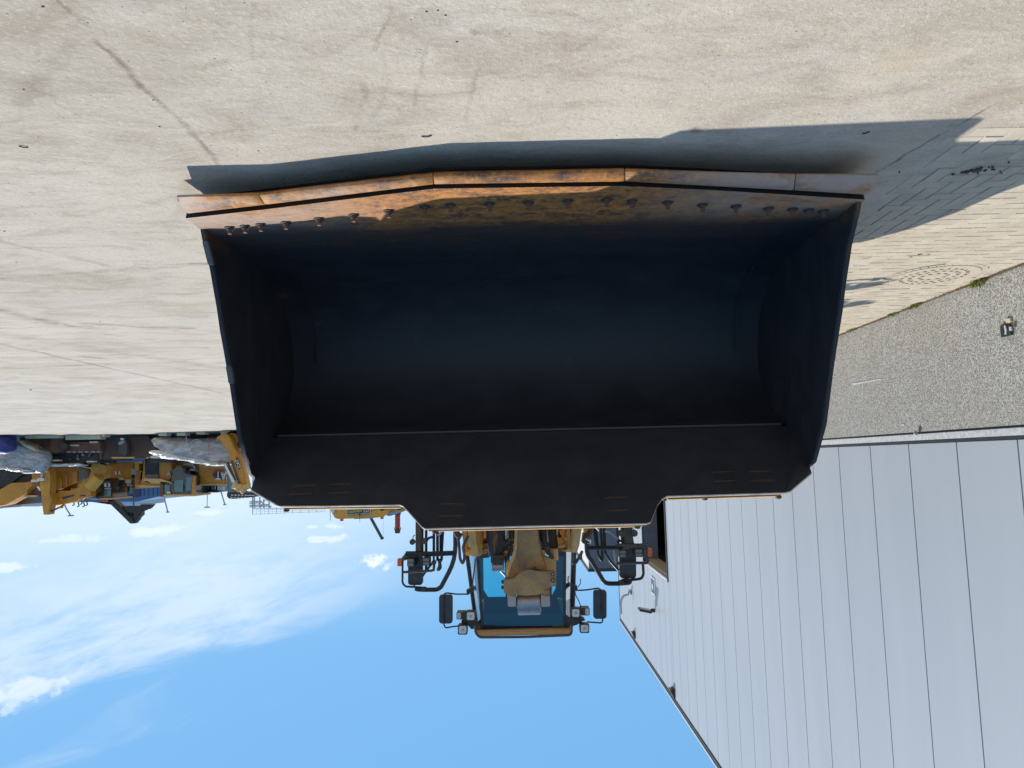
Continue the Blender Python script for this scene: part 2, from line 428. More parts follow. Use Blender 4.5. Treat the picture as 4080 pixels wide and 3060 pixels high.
# ground: dust-caked concrete yard
def segdist(t, g, a, b):
    """distance on the ground from the segment a-b"""
    ax, ay = a; bx, by = b
    L = math.hypot(bx-ax, by-ay); ux, uy = (bx-ax)/L, (by-ay)/L
    rel = t.vm('SUBTRACT', g, (ax, ay, 0))
    al = t.vm('DOT_PRODUCT', rel, (ux, uy, 0)); ac = t.vm('DOT_PRODUCT', rel, (-uy, ux, 0))
    over = t.m('MAXIMUM', t.m('SUBTRACT', al, L), t.m('MULTIPLY', al, -1))
    over = t.m('MAXIMUM', over, 0)
    return t.m('SQRT', t.m('ADD', t.m('MULTIPLY', ac, ac), t.m('MULTIPLY', over, over)))
def groundmat():
    m, t, b = newmat('dusty_concrete')
    g0 = t.n('ShaderNodeNewGeometry').outputs['Position']
    g = t.scalev(g0, (1, 1, 0))
    wob = t.n('ShaderNodeTexNoise'); t.put(wob.inputs['Vector'], g); wob.inputs['Scale'].default_value = 2.2; wob.inputs['Detail'].default_value = 5
    wv = t.vm('SCALE', t.vm('SUBTRACT', wob.outputs['Color'], (0.5, 0.5, 0.5)), scale=0.16)
    gw = t.vm('ADD', g, wv)
    big = t.noise(g, 0.55, 6, 0.62, 0.4)
    mid = t.noise(t.scalev(g, (0.7, 1.5, 1)), 2.6, 8, 0.7, 0.8)
    fine = t.noise(g, 38, 6, 0.75)
    c = t.mix(t.ramp(big, 0.35, 0.65), (0.445, 0.395, 0.328), (0.555, 0.503, 0.43))
    c = t.mix(t.m('MULTIPLY', t.ramp(mid, 0.42, 0.66), 0.5), c, (0.61, 0.55, 0.465))
    c = t.mix(t.m('MULTIPLY', t.ramp(mid, 0.50, 0.30), 0.75), c, (0.37, 0.305, 0.235))
    m2 = t.noise(t.scalev(g, (0.35, 1.2, 1)), 1.7, 8, 0.72, 1.6)
    c = t.mix(t.m('MULTIPLY', t.ramp(m2, 0.47, 0.32), 0.6), c, (0.38, 0.325, 0.265))
    c = t.mix(t.m('MULTIPLY', t.ramp(m2, 0.55, 0.70), 0.5), c, (0.62, 0.575, 0.51))
    c = t.mix(t.m('MULTIPLY', t.ramp(fine, 0.53, 0.66), 0.42), c, (0.72, 0.67, 0.60))
    c = t.mix(t.m('MULTIPLY', t.ramp(fine, 0.46, 0.34), 0.5), c, (0.31, 0.27, 0.22))
    blue = t.noise(t.scalev(g, (0.6, 1.6, 1)), 1.1, 6, 0.7, 0.6)
    c = t.mix(t.m('MULTIPLY', t.ramp(blue, 0.52, 0.72), 0.5), c, (0.49, 0.485, 0.46))
    sandn = t.noise(t.scalev(g, (0.5, 1.3, 1)), 0.8, 6, 0.65, 0.8)
    c = t.mix(t.m('MULTIPLY', t.ramp(sandn, 0.55, 0.75), 0.55), c, (0.53, 0.435, 0.32))
    # tyre smears and scuffs
    smn = t.noise(g, 4.5, 7, 0.75, 0.5)
    def sm(pa, pb, wdt, amt, col=(0.22, 0.175, 0.14)):
        nonlocal c
        a = G(*pa); q = G(*pb)
        d = segdist(t, gw, (a.x, a.y), (q.x, q.y))
        f = t.m('MULTIPLY', t.ramp(t.m('ADD', d, t.m('MULTIPLY', t.m('SUBTRACT', fine, 0.5), wdt*1.6)), 0.0, wdt*1.35, 1, 0), t.m('MULTIPLY', t.ramp(smn, 0.36, 0.60, 0.12, 1), min(1.0, amt*1.35)))
        c = t.mix(f, c, col)
    for pa, pb, wd, am in (((200, -30), (560, 330), 0.018, .62), ((560, 330), (880, 660), 0.022, .5),
                           ((1000, 20), (1010, 250), .014, .3), ((1530, 0), (1500, 200), .014, .3), ((1700, 150), (1650, 420), .014, .25),
                           ((1470, 330), (1440, 520), .02, .32), ((1730, 80), (1720, 140), .05, .12),
                           ((1890, 120), (2000, 130), .03, .45), ((1700, 430), (1740, 440), .02, .55),
                           ((2760, 520), (2772, 524), .035, .8),
                           ((0, 960), (420, 1060), .05, .3), ((0, 1110), (820, 1050), .05, .3), ((0, 1240), (280, 1300), .12, .5),
                           ((340, 1290), (760, 1310), .09, .42), ((0, 1370), (900, 1570), .07, .45), ((330, 1420), (430, 1430), .10, .5),
                           ((190, 1460), (440, 1450), .12, .35), ((280, 1578), (330, 1582), .05, .95), ((130, 1560), (280, 1578), .03, .5),
                           ((0, 1330), (960, 1480), .25, .22), ((540, 1055), (830, 1050), .02, .4),
                           ((0, 290), (330, 430), .05, .2), ((300, 150), (60, 420), .05, .2), ((700, 880), (760, 700), .05, .15),
                           ((1500, 470), (1560, 300), .02, .2), ((1850, 470), (1900, 250), .015, .22), ((2300, 200), (2500, 60), .03, .15),
                           ((2800, 330), (3300, 230), .03, .15), ((3947, 429), (3481, 693), .012, .75)):
        sm(pa, pb, wd, am)
    sm((3600, 1125), (3560, 1105), .1, .0)
    # dry dirt gathered over the setts
    t.put(b.inputs['Base Color'], c)
    b.inputs['Roughness'].default_value = 0.9
    b.inputs['Specular IOR Level'].default_value = 0.15
    lump = t.noise(t.scalev(g, (0.75, 1.0, 1)), 11, 7, 0.72, 0.6)
    h = t.m('ADD', t.m('MULTIPLY', lump, 1.0), t.m('MULTIPLY', fine, 0.6))
    h = t.m('ADD', h, t.m('MULTIPLY', t.noise(g, 110, 4, 0.7), 0.35))
    bn = t.n('ShaderNodeBump'); bn.inputs['Strength'].default_value = 0.6; bn.inputs['Distance'].default_value = 0.024
    t.put(bn.inputs['Height'], h); t.put(b.inputs['Normal'], bn.outputs[0])
    return m
M['ground'] = groundmat()
def pavermat(name, shade):
    m, t, b = newmat(name)
    g = t.n('ShaderNodeNewGeometry').outputs['Position']
    oi = t.n('ShaderNodeObjectInfo').outputs['Random']
    mid = t.noise(g, 3.0, 7, 0.7, 0.5); fine = t.noise(g, 70, 5, 0.75); big = t.noise(g, 0.9, 5, 0.6)
    c = t.mix(t.ramp(mid, 0.35, 0.65), tuple(x*shade for x in (0.45, 0.395, 0.315)), tuple(x*shade for x in (0.56, 0.50, 0.405)))
    c = t.mix(t.m('MULTIPLY', oi, 0.3), c, (0.42, 0.39, 0.34))
    c = t.mix(t.m('MULTIPLY', t.ramp(fine, 0.46, 0.32), 0.45), c, (0.22, 0.19, 0.155))
    c = t.mix(t.m('MULTIPLY', t.ramp(big, 0.5, 0.7), 0.5), c, (0.50, 0.41, 0.29))
    t.put(b.inputs['Base Color'], c); b.inputs['Roughness'].default_value = 0.88; b.inputs['Specular IOR Level'].default_value = 0.15
    bn = t.n('ShaderNodeBump'); bn.inputs['Strength'].default_value = 0.35; bn.inputs['Distance'].default_value = 0.008
    t.put(bn.inputs['Height'], t.noise(g, 60, 6, 0.75)); t.put(b.inputs['Normal'], bn.outputs[0])
    return m
M['paver'] = pavermat('concrete_paver', 1.0)
M['joint'] = paint('joint_sand', (0.16, 0.125, 0.09), 0.95, dirt=(0.10, 0.08, 0.06), dirt_amt=0.5, scale=5)
def plinthmat():
    m, t, b = newmat('exposed_aggregate')
    g = t.n('ShaderNodeNewGeometry').outputs['Position']
    vo = t.n('ShaderNodeTexVoronoi'); t.put(vo.inputs['Vector'], g); vo.inputs['Scale'].default_value = 95
    hs = t.n('ShaderNodeSeparateColor'); t.put(hs.inputs[0], vo.outputs['Color'])
    n = t.noise(t.scalev(g, (1, 1, 0.35)), 1.2, 5, 0.6)
    fine = t.noise(g, 150, 3, 0.8)
    c = t.mix(t.ramp(hs.outputs[0], 0.1, 0.95), (0.155, 0.155, 0.145), (0.52, 0.525, 0.515))
    c = t.mix(t.m('MULTIPLY', hs.outputs[1], 0.22), c, (0.36, 0.29, 0.20))
    c = t.mix(t.m('MULTIPLY', t.ramp(n, 0.4, 0.7), 0.35), c, (0.27, 0.235, 0.18))
    c = t.mix(t.m('MULTIPLY', t.ramp(fine, 0.58, 0.7), 0.6), c, (0.75, 0.75, 0.74))
    c = t.mix(t.m('MULTIPLY', t.ramp(fine, 0.42, 0.3), 0.5), c, (0.06, 0.06, 0.055))
    t.put(b.inputs['Base Color'], c); b.inputs['Roughness'].default_value = 0.8
    bn = t.n('ShaderNodeBump'); bn.inputs['Strength'].default_value = 0.5; bn.inputs['Distance'].default_value = 0.005
    t.put(bn.inputs['Height'], vo.outputs['Distance']); t.put(b.inputs['Normal'], bn.outputs[0])
    return m
M['plinth'] = plinthmat()
def panelmat():
    m, t, b = newmat('sandwich_panel')
    g = t.n('ShaderNodeNewGeometry').outputs['Position']
    oi = t.n('ShaderNodeObjectInfo').outputs['Random']
    n = t.noise(t.scalev(g, (1, 1, 0.15)), 1.5, 6, 0.6)
    c = t.mix(t.ramp(n, 0.3, 0.7), (0.375, 0.412, 0.46), (0.40, 0.437, 0.485))
    c = t.mix(t.m('MULTIPLY', oi, 0.15), c, (0.365, 0.40, 0.45))
    sm = t.noise(t.scalev(g, (1, 6, 1.2)), 2.0, 6, 0.8)
    c = t.mix(t.m('MULTIPLY', t.ramp(sm, 0.70, 0.80), 0.25), c, (0.33, 0.32, 0.30))
    t.put(b.inputs['Base Color'], c); b.inputs['Roughness'].default_value = 0.42; b.inputs['Specular IOR Level'].default_value = 0.4
    wv = t.n('ShaderNodeTexWave', wave_type='BANDS', bands_direction='Y'); t.put(wv.inputs['Vector'], g); wv.inputs['Scale'].default_value = 18
    bn = t.n('ShaderNodeBump'); bn.inputs['Strength'].default_value = 0.12; bn.inputs['Distance'].default_value = 0.002
    t.put(bn.inputs['Height'], wv.outputs['Fac']); t.put(b.inputs['Normal'], bn.outputs[0])
    return m
M['panel'] = panelmat()
M['trim_light'] = paint('light_metal_trim', (0.62, 0.64, 0.66), 0.35, metal=0.2, dirt_amt=0.1)
M['trim_dark'] = paint('dark_trim', (0.015, 0.02, 0.028), 0.5, dirt_amt=0.1)
M['weed'] = paint('weed_leaf', (0.24, 0.27, 0.045), 0.6, dirt=(0.22, 0.2, 0.05), dirt_amt=0.5, scale=25, var=0.4)
M['drygrass'] = paint('dry_stalk', (0.30, 0.20, 0.08), 0.8, dirt=(0.14, 0.08, 0.04), dirt_amt=0.6, scale=25, var=0.4)
M['dirt'] = paint('dark_dirt', (0.11, 0.08, 0.055), 0.95, dirt=(0.05, 0.04, 0.03), dirt_amt=0.4, scale=20, bump=0.5)

# ------------------------------------------------------------------ ground
g_ = MB()
N = 12
xs = [-600, -60, -20, -8, -4.79, -2, 0, 2, 6, 20, 60, 600]
ys = [-600, -40, -8, -2, 0, 3, 6, 12, 25, 60, 200, 900]
g_.add([(x, y, 0) for y in ys for x in xs], [(j*N+i, j*N+i+1, (j+1)*N+i+1, (j+1)*N+i) for j in range(11) for i in range(11)])
structure(g_.build('ground', M['ground']))

# ------------------------------------------------------------------ brick paving along the wall
WALLX = -4.722
pav = MB(); pav.bb(WALLX+0.012, -2.62, 1.5, 16, -0.06, -0.004)
# bedding strip shows only in the joints: lay it 1 mm under ground level so the dust sheet hides it away from the joints
pavement = structure(MB().bb(WALLX+0.012, -2.75, 1.5, 16.0, -0.10, -0.02).build('pavement', M['joint']))
ORG[pavement.name] = Vector((0, 0, 0))
bw, bl, gap = 0.105, 0.21, 0.0065
MH = G(3720, 1098)                         # manhole centre
def cover(x, y):
    """how much dust lies over the setts here (m)"""
    n = noise.fractal(Vector((x*1.5, y*1.1, 3.3)), 1.0, 2.0, 4)
    edge = (x + 2.62 + 0.10*noise.noise(Vector((y*2.5, 1.0, 0))) + 0.1*(y-4))*0.05
    return max(0.0, 0.0085*(n-0.30)*2.6) + max(0, edge) + max(0, (3.8-y)*0.04)
bricks = []
off = Vector((WALLX+0.02, 1.6))
for i in range(-60, 200):
    for j in range(-60, 100):
        bx = (i + 2*j)*bw; by = (i - 2*j)*bw
        for kind in (0, 1):
            x0, y0 = off.x+bx, off.y+by + (bw if kind else 0)
            sx_, sy_ = (bw, bl) if kind else (bl, bw)
            x1, y1 = x0+sx_, y0+sy_
            if x1 < WALLX+0.02 or x0 > -1.9 or y1 < 2.6 or y0 > 15.5: continue
            x0 = max(x0, WALLX+0.02)
            if x1-x0 < 0.03: continue
            cx, cy = (x0+x1)/2, (y0+y1)/2
            if (Vector((cx, cy))-Vector((MH.x, MH.y))).length < 0.47: continue
            top = 0.0068 + random.uniform(-0.0015, 0.0015) - cover(cx, cy)
            if top < 0.0008: continue
            bricks.append((cx, cy, x1-x0-gap, y1-y0-gap, top))
def onscreen(p):
    d = Vector(p)-CAM; z = d.dot(_fw)
    if z < 0.3: return None
    x = 2040-FPX*d.dot(_rt)/z; y = 1530+FPX*d.dot(_up)/z
    return (x, y)
vis = []; rest = []
for bq in bricks:
    s_ = onscreen((bq[0], bq[1], 0))
    lim = None
    if s_ and s_[0] < 4100 and s_[1] > 380:
        lim = 3500 - (s_[1]-790)*0.16 if s_[1] > 790 else 3400
        if s_[0] > lim - 40: vis.append(bq); continue
    rest.append(bq)
vis.sort(key=lambda q: q[1]**2+q[0]**2*0.3)
near, rest2 = vis[:299], vis[299:]+rest
meshcache = {}
def paver_mesh(sx_, sy_):
    k = (round(sx_, 3), round(sy_, 3))
    if k not in meshcache:
        mb = MB(); h = 0.05; e = 0.003
        hx, hy = sx_/2, sy_/2
        vs = [(-hx, -hy, -h), (hx, -hy, -h), (hx, hy, -h), (-hx, hy, -h), (-hx, -hy, -e), (hx, -hy, -e), (hx, hy, -e), (-hx, hy, -e),
              (-hx+e, -hy+e, 0), (hx-e, -hy+e, 0), (hx-e, hy-e, 0), (-hx+e, hy-e, 0)]
        fs = [(0, 1, 5, 4), (1, 2, 6, 5), (2, 3, 7, 6), (3, 0, 4, 7), (4, 5, 9, 8), (5, 6, 10, 9), (6, 7, 11, 10), (7, 4, 8, 11), (8, 9, 10, 11)]
        me = bpy.data.meshes.new('paver'); me.from_pydata(vs, [], fs); me.materials.append(M['paver'])
        meshcache[k] = (me, vs, fs)
    return meshcache[k]
for cx, cy, sx_, sy_, top in near:
    o = bpy.data.objects.new('paver', paver_mesh(sx_, sy_)[0]); COL.objects.link(o)
    o.parent = pavement; o.location = (cx, cy, top)
    o.rotation_euler = (random.uniform(-.006, .006), random.uniform(-.006, .006), random.uniform(-.008, .008))
mb = MB()
for cx, cy, sx_, sy_, top in rest2:
    me, vs, fs = paver_mesh(sx_, sy_)
    mb.add([(v[0]+cx, v[1]+cy, v[2]+top) for v in vs], fs)
mb.build('far_pavers', M['paver'], pavement, stuff=True)

# round concrete manhole cover with rings of slots
mh = thing('manhole_cover', 'round pale concrete drain cover with rings of dark slots set in the brick paving', 'manhole cover', (MH.x, MH.y, 0))
M['mhc'] = paint('cover_concrete', (0.50, 0.44, 0.355), 0.9, dirt=(0.35, 0.28, 0.2), dirt_amt=0.4, scale=8, bump=0.3)
def arc(mb, r0, r1, a0, a1, z0, z1, n=3):
    vs = []
    for k in range(n+1):
        a = a0+(a1-a0)*k/n
        for r, z in ((r0, z0), (r1, z0), (r1, z1), (r0, z1)):
            vs.append((MH.x+r*math.cos(a), MH.y+r*math.sin(a), z))
    fs = [(0, 1, 2, 3), tuple(4*n+q for q in (3, 2, 1, 0))]
    for k in range(n):
        for q in range(4):
            fs.append((4*k+q, 4*k+(q+1) % 4, 4*k+4+(q+1) % 4, 4*k+4+q))
    mb.add(vs, fs)
mb = MB()
for r0, r1 in ((0.0, 0.10), (0.135, 0.19), (0.225, 0.265), (0.30, 0.39)):
    for k in range(16): arc(mb, r0, r1, k*math.pi/8, (k+1)*math.pi/8, -0.05, 0.011)
for r0, r1, n in ((0.10, 0.135, 10), (0.19, 0.225, 18), (0.265, 0.30, 26)):
    for k in range(n):
        a = 2*math.pi*k/n; arc(mb, r0, r1, a, a+2*math.pi/n*0.5, -0.05, 0.010, 2)
mb.build('cover', M['mhc'], mh)
MB().cyl((MH.x, MH.y, -0.05), (MH.x, MH.y, 0.0055), 0.31, n=32).build('shaft', M['darkin'], mh)
mb = MB()
for k in range(40): arc(mb, 0.395, 0.445, k*math.pi/20+.01, (k+1)*math.pi/20-.01, -0.05, 0.007, 1)
mb.build('frame_ring', M['paver'], mh)

# ------------------------------------------------------------------ warehouse on the left
WH = thing('warehouse', 'long pale grey warehouse of upright metal panels on a pebbled concrete plinth', 'warehouse', (WALLX, 14, 0))
TOP, ENDY, PX = 9.07, 33.4, -4.725
D0, D1, DH = 22.6, 26.75, 5.5
MB().bb(-5.10, WALLX, -9, D0, -0.4, 1.466).build('plinth', M['plinth'], WH)
MB().bb(-5.10, WALLX, D1, ENDY, -0.4, 1.466).build('plinth', M['plinth'], WH)
mb = MB()
for a, b_ in ((-9, D0), (D1, ENDY)):
    mb.bb(-4.95, PX+0.006, a, b_, 1.488, 1.565)
mb.build('base_flashing', M['trim_light'], WH, bevel=0.006)
mb = MB()
for a, b_ in ((-9, D0), (D1, ENDY)): mb.bb(-5.0, PX+0.004, a, b_, 1.567, 1.60)
mb.build('drip_edge', M['trim_dark'], WH)
mb = MB(); mb.bb(-5.05, PX-0.016, -9, D0, 1.4, TOP-0.1); mb.bb(-5.05, PX-0.016, D1, ENDY, 1.4, TOP-0.1); mb.bb(-5.05, PX-0.016, D0, D1, DH, TOP-0.1)
mb.build('backing_wall', M['trim_dark'], WH)
MB().bb(-40, -5.06, -9, ENDY-0.05, 5.6, TOP-0.15).build('upper_volume', M['greyface'], WH)
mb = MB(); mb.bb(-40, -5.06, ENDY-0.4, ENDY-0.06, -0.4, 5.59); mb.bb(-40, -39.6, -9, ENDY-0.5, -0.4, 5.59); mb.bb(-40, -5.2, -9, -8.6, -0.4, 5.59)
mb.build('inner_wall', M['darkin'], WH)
jy = [WX(x, y, PX).y for x, y in ((3467, 1743), (3622, 1734), (3814, 1725), (4060, 1702))]
jy = [q*0.994 for q in jy]
PW = (jy[0]-jy[3])/3
y = jy[3]
while y > -9: y -= PW
pg = 0.019
y = max(y, -9.0) if y < -9 else y
k = 0
while y < ENDY-0.05:
    y2 = min(y+PW, ENDY)
    segs = [(y, y2, 1.605)]
    if y < D1 and y2 > D0:
        segs = []
        if y < D0: segs.append((y, D0, 1.605))
        if y2 > D1: segs.append((D1, y2, 1.605))
        segs.append((max(y, D0), min(y2, D1), DH+0.02))
    for a, b_, z0 in segs:
        if b_-a > 0.03:
            MB().bb(PX-0.06, PX, a+pg/2, b_-pg/2, z0, TOP-0.11).build('wall_panel', M['panel'], WH)
    y = y2
MB().bb(-5.1, PX+0.025, -9, ENDY+0.03, TOP-0.10, TOP-0.02).build('roof_edge', M['trim_dark'], WH)
MB().bb(-5.1, PX+0.045, -9, ENDY+0.05, TOP-0.018, TOP+0.03).build('coping', M['trim_light'], WH)
MB().bb(PX-0.3, PX+0.02, ENDY+0.001, ENDY+0.04, 0, TOP-0.12).build('corner_trim', M['trim_dark'], WH)
# doorway reveals and frame
M['soffit'] = paint('doorway_soffit', (0.30, 0.25, 0.19), 0.7, dirt_amt=0.3)
MB().bb(-5.25, PX-0.07, D0, D1, DH-0.12, DH-0.02).build('door_soffit', M['soffit'], WH)
MB().bb(-5.25, -4.74, D1-0.08, D1-0.002, -0.1, DH-0.13).build('door_jamb', M['greyface'], WH)
for yy in (D0, D1): MB().bb(PX-0.05, PX+0.03, yy-0.05, yy+0.05, 0.0, DH+0.05).build('door_post', M['trim_dark'], WH)
mb = MB(); mb.bb(PX-0.05, PX+0.03, D0+0.06, D1-0.06, DH-0.015, DH+0.018); mb.build('door_head_trim', M['white'], WH)
# rainwater pipe bolt, scratches on the plinth
def onwall(px, py, X): return WX(px, py, X)
p0, p1 = onwall(3400, 1531, WALLX), onwall(3513, 1510, WALLX)
mb = MB(); mb.prism([p0+Vector((.001, 0, -.012)), p1+Vector((.001, 0, -.006)), p1+Vector((.001, 0, .008)), p0+Vector((.001, 0, .012))], (0.004, 0, 0))
mb.build('scrape_mark', M['trim_light'], WH)
p0 = onwall(3596, 1693, WALLX)
mb = MB(); mb.prism([p0+Vector((.001, -.05, -.012)), p0+Vector((.001, .05, -.006)), p0+Vector((.001, .05, .008)), p0+Vector((.001, -.05, .01))], (0.004, 0, 0))
mb.build('scrape_mark', M['trim_light'], WH)
p0 = onwall(3648, 1727, PX+.04)
MB().lump(p0, (.02, .03, .03), 1).build('screw_cap', M['worn'], WH)

# torn black membrane stuck in a hole in the plinth
hp = onwall(4012, 1312, WALLX)
hatch = thing('torn_membrane', 'torn black rubber flap with white tatters in a hole in the pebbled plinth', 'membrane', (WALLX, hp.y, hp.z))
def wpoly(pts, X): return [onwall(3900+a/8.294, 1200+b_/8.294, X) for a, b_ in pts]
MB().prism(wpoly([(780, 800), (870, 740), (1020, 740), (1110, 830), (1110, 980), (1140, 1110), (960, 1160), (800, 1190), (775, 960)], WALLX+.002), (0.02, 0, 0)).build('rubber_flap', M['trim_dark'], hatch)
M['tatter'] = paint('white_tatter', (0.6, 0.6, 0.58), 0.8)
MB().prism(wpoly([(865, 810), (905, 800), (945, 960), (930, 1080), (890, 1100), (900, 1000)], WALLX+.024), (0.012, 0, 0)).build('tatter', M['tatter'], hatch)
MB().prism(wpoly([(1035, 850), (1105, 840), (1115, 985), (1040, 965)], WALLX+.024), (0.012, 0, 0)).build('tatter', M['tatter'], hatch)
MB().prism(wpoly([(920, 600), (1070, 560), (1110, 680), (1040, 720), (1000, 830), (940, 800), (950, 700)], WALLX+.002), (0.016, 0, 0)).build('foam_lump', M['timber'], hatch)

# wall fittings
def wallbox(name, px, py, sy_, sz_, sx_, mat, parent):
    c = onwall(px, py, PX); return MB().box((PX+sx_/2+.003, c.y, c.z), (sx_, sy_, sz_)).build(name, mat, parent, bevel=0.008)
c = onwall(2605, 2335, PX)
sg = thing('wall_sign', 'small dark blue framed sign with a pale emblem on the warehouse wall beside the doorway', 'sign', (PX, c.y, c.z))
a, b_ = onwall(2599, 2335, PX).y, onwall(2613, 2335, PX).y
sw, sh = abs(a-b_), abs(onwall(2605, 2303, PX).z-onwall(2605, 2367, PX).z)
MB().box((PX+.02, c.y, c.z), (.034, sw, sh)).build('frame', M['white'], sg)
MB().box((PX+.04, c.y, c.z), (.01, sw*.84, sh*.84)).build('board', M['signblue'], sg)
MB().cyl((PX+.046, c.y, c.z+.02), (PX+.052, c.y, c.z+.02), sh*.17, n=20).build('emblem', M['white'], sg)
MB().cyl((PX+.052, c.y, c.z+.02), (PX+.057, c.y, c.z+.02), sh*.07, n=16).build('emblem_centre', M['signyellow'], sg)
c = onwall(2610, 2432, PX)
fl = thing('floodlight', 'flat black floodlight on a wall bracket above the blue sign', 'floodlight', (PX, c.y, c.z))
q = P(2593, 2431, c.y)
MB().box((PX+.08, c.y, c.z), (.14, .10, .12)).build('bracket', M['black'], fl, bevel=.01)
MB().box((PX+.36, c.y-.05, c.z-.02), (.42, .42, .07), M=Matrix.Rotation(R(12), 3, 'Y')).build('lamp_head', M['black'], fl, bevel=.012)
MB().box((PX+.36, c.y-.05, c.z-.065), (.34, .34, .012), M=Matrix.Rotation(R(12), 3, 'Y')).build('lamp_glass', M['lens_dim'], fl)
c = onwall(2516, 2365, PX)
sc_ = thing('gooseneck_pipe', 'thin grey bent pipe sticking out of the far end of the warehouse wall', 'pipe', (PX, c.y, c.z))
MB().tube([(PX, c.y, c.z), (PX+.35, c.y, c.z+.08), (PX+.45, c.y, c.z+.3), (PX+.46, c.y, c.z+.8)], .045).build('pipe', M['galv'], sc_)
MB().lump((PX+.06, c.y, c.z-.05), (.08, .12, .12), 2).build('wall_socket', M['galv'], sc_)
for (px, py, lab) in ((2530, 2527, 'small black vent cap under the warehouse roof edge, farther of the two'), (2686, 2757, 'black vent cap under the warehouse roof edge, nearer and larger in view')):
    c = onwall(px, py, PX)
    v = thing('vent_cap', lab, 'vent', (PX, c.y, c.z), 'vent caps under the warehouse roof edge')
    MB().prism([(PX+.004, c.y-.16, c.z-.12), (PX+.004, c.y+.16, c.z-.12), (PX+.004, c.y+.16, c.z+.14), (PX+.004, c.y-.16, c.z+.14)], (.05, 0, 0)).build('flange', M['trim_dark'], v)
    MB().prism([(PX+.055, c.y-.12, c.z-.10), (PX+.15, c.y-.12, c.z-.10), (PX+.055, c.y-.12, c.z+.10)], (0, .24, 0)).build('hood', M['black'], v)

# ------------------------------------------------------------------ farther warehouse, dark gable and white flank
y2 = 46.0
c = P(2346, 2274, y2)
F2 = thing('far_warehouse', 'farther warehouse with a dark blue-grey gable and a white flank seen past the first', 'warehouse', (c.x, y2, 0))
MB().bb(-40, c.x, y2, 90, 0, c.z-.12).build('wall', M['white'], F2)
xx = c.x
while xx > -22:
    MB().bb(xx-2.0+.02, xx-.02, y2-.10, y2-.005, 0, c.z-.14).build('gable_panel', M['greyface'], F2)
    xx -= 2.0
MB().bb(-40, c.x+.06, y2-.14, 90, c.z-.11, c.z+.05).build('roof_edge', M['trim_dark'], F2)
c2 = P(2321, 2224, 50)
MB().box((c.x+.09, 50.5, c2.z), (.16, .35, .3)).build('wall_lamp', M['black'], F2)

# ------------------------------------------------------------------ weeds at the foot of the wall
def weedclump(px, py, h, n, mat, spread=.09):
    b0 = WX(px, py, WALLX+.03); b0.z = 0
    mb = MB()
    for i in range(n):
        bx = b0 + Vector((random.uniform(-.01, .05), random.uniform(-spread, spread), 0))
        a = random.uniform(0, 6.28); l = h*random.uniform(.5, 1.1); ln = random.uniform(.25, .9)
        tip = bx + Vector((abs(math.cos(a))*l*ln, math.sin(a)*l*ln, l*random.uniform(.4, 1)))
        side = Vector((-math.sin(a), math.cos(a), .2))*random.uniform(.003, .009)
        midp = (bx+tip)/2 + Vector((0, 0, l*.15))
        mb.add([bx-side*.5, bx+side*.5, midp+side, tip, midp-side], [(0, 1, 2, 4), (4, 2, 3)])
    return mb
for px, py, h, n, mt, lab in ((3908, 1125, .11, 110, 'weed', 'largest bright green weed clump at the wall foot, beside a dark hole'), (3658, 1222, .075, 60, 'weed', 'small green weed tuft at the wall foot beyond the largest clump'),
                          (3565, 1255, .06, 50, 'weed', 'low yellow-green weed tuft at the wall foot, third from the camera'), (3402, 1325, .05, 40, 'weed', 'tiny green weed tuft at the wall foot, nearest the bucket')):
    o = weedclump(px, py, h, n, mt).build('weed', M[mt])
    tag(o, lab, 'weed', 'weeds along the foot of the plinth')
mb = MB()
yy = 6.2
while yy < 11:
    h = .02 + .03*max(0, noise.noise(Vector((yy*3, 0, 0)))+.2)
    for q in range(7):
        bx = Vector((WALLX+random.uniform(.003, .05), yy+random.uniform(0, .05), 0))
        tip = bx+Vector((random.uniform(0, .04), random.uniform(-.03, .03), h*random.uniform(.3, 1.3)))
        s_ = Vector((.002, .004, 0)); mb.add([bx-s_, bx+s_, tip], [(0, 1, 2)])
    yy += .03
o = mb.build('dry_grass', M['drygrass']); tag(o, 'thin dry grass and moss along the foot of the pebbled plinth', 'grass'); o['kind'] = 'stuff'
mb = MB()
yy = 4.6
while yy < 11.5:
    wdt = .025+.03*abs(noise.noise(Vector((yy*2, 5, 0))))
    mb.lump((WALLX+.012, yy, 0.004), (wdt, .05, .014), yy, 1, .5, 2)
    yy += .055
o = mb.build('dirt_line', M['dirt'], smooth=True); tag(o, 'dark dirt and root litter gathered along the foot of the wall', 'dirt'); o['kind'] = 'stuff'
# loose clods, grit and leaves on the paving and yard
mb = MB()
spots = [(3700, 798, .010), (3845, 808, .008), (3620, 948, .014), (3770, 1010, .012), (3795, 1003, .014), (3850, 968, .014), (3835, 940, .01), (3628, 1020, .03), (3665, 1010, .03), (3700, 1010, .026), (3530, 1085, .016), (3620, 1018, .02),
         (3390, 1005, .022), (3415, 998, .014), (3300, 1010, .01), (3480, 1138, .01), (3720, 1170, .008), (3810, 850, .01), (3990, 900, .008), (3945, 975, .010), (3365, 1280, .01),
         (170, 25, .010), (95, 355, .008), (635, 503, .010), (610, 398, .008), (840, 580, .006), (1700, 45, .008), (1745, 40, .008), (1775, 60, .008), (1820, 165, .008), (18, 920, .012), (65, 1045, .01), (400, 1280, .015), (122, 1552, .04), (740, 1645, .04), (1030, 600, .008)]
for px, py, s_ in spots:
    p = G(px, py); mb.lump((p.x, p.y, s_*.2), (s_*.6, s_*.35, s_*.2), px*.1, 2, .9, 2.5)
rr = random.Random(3)
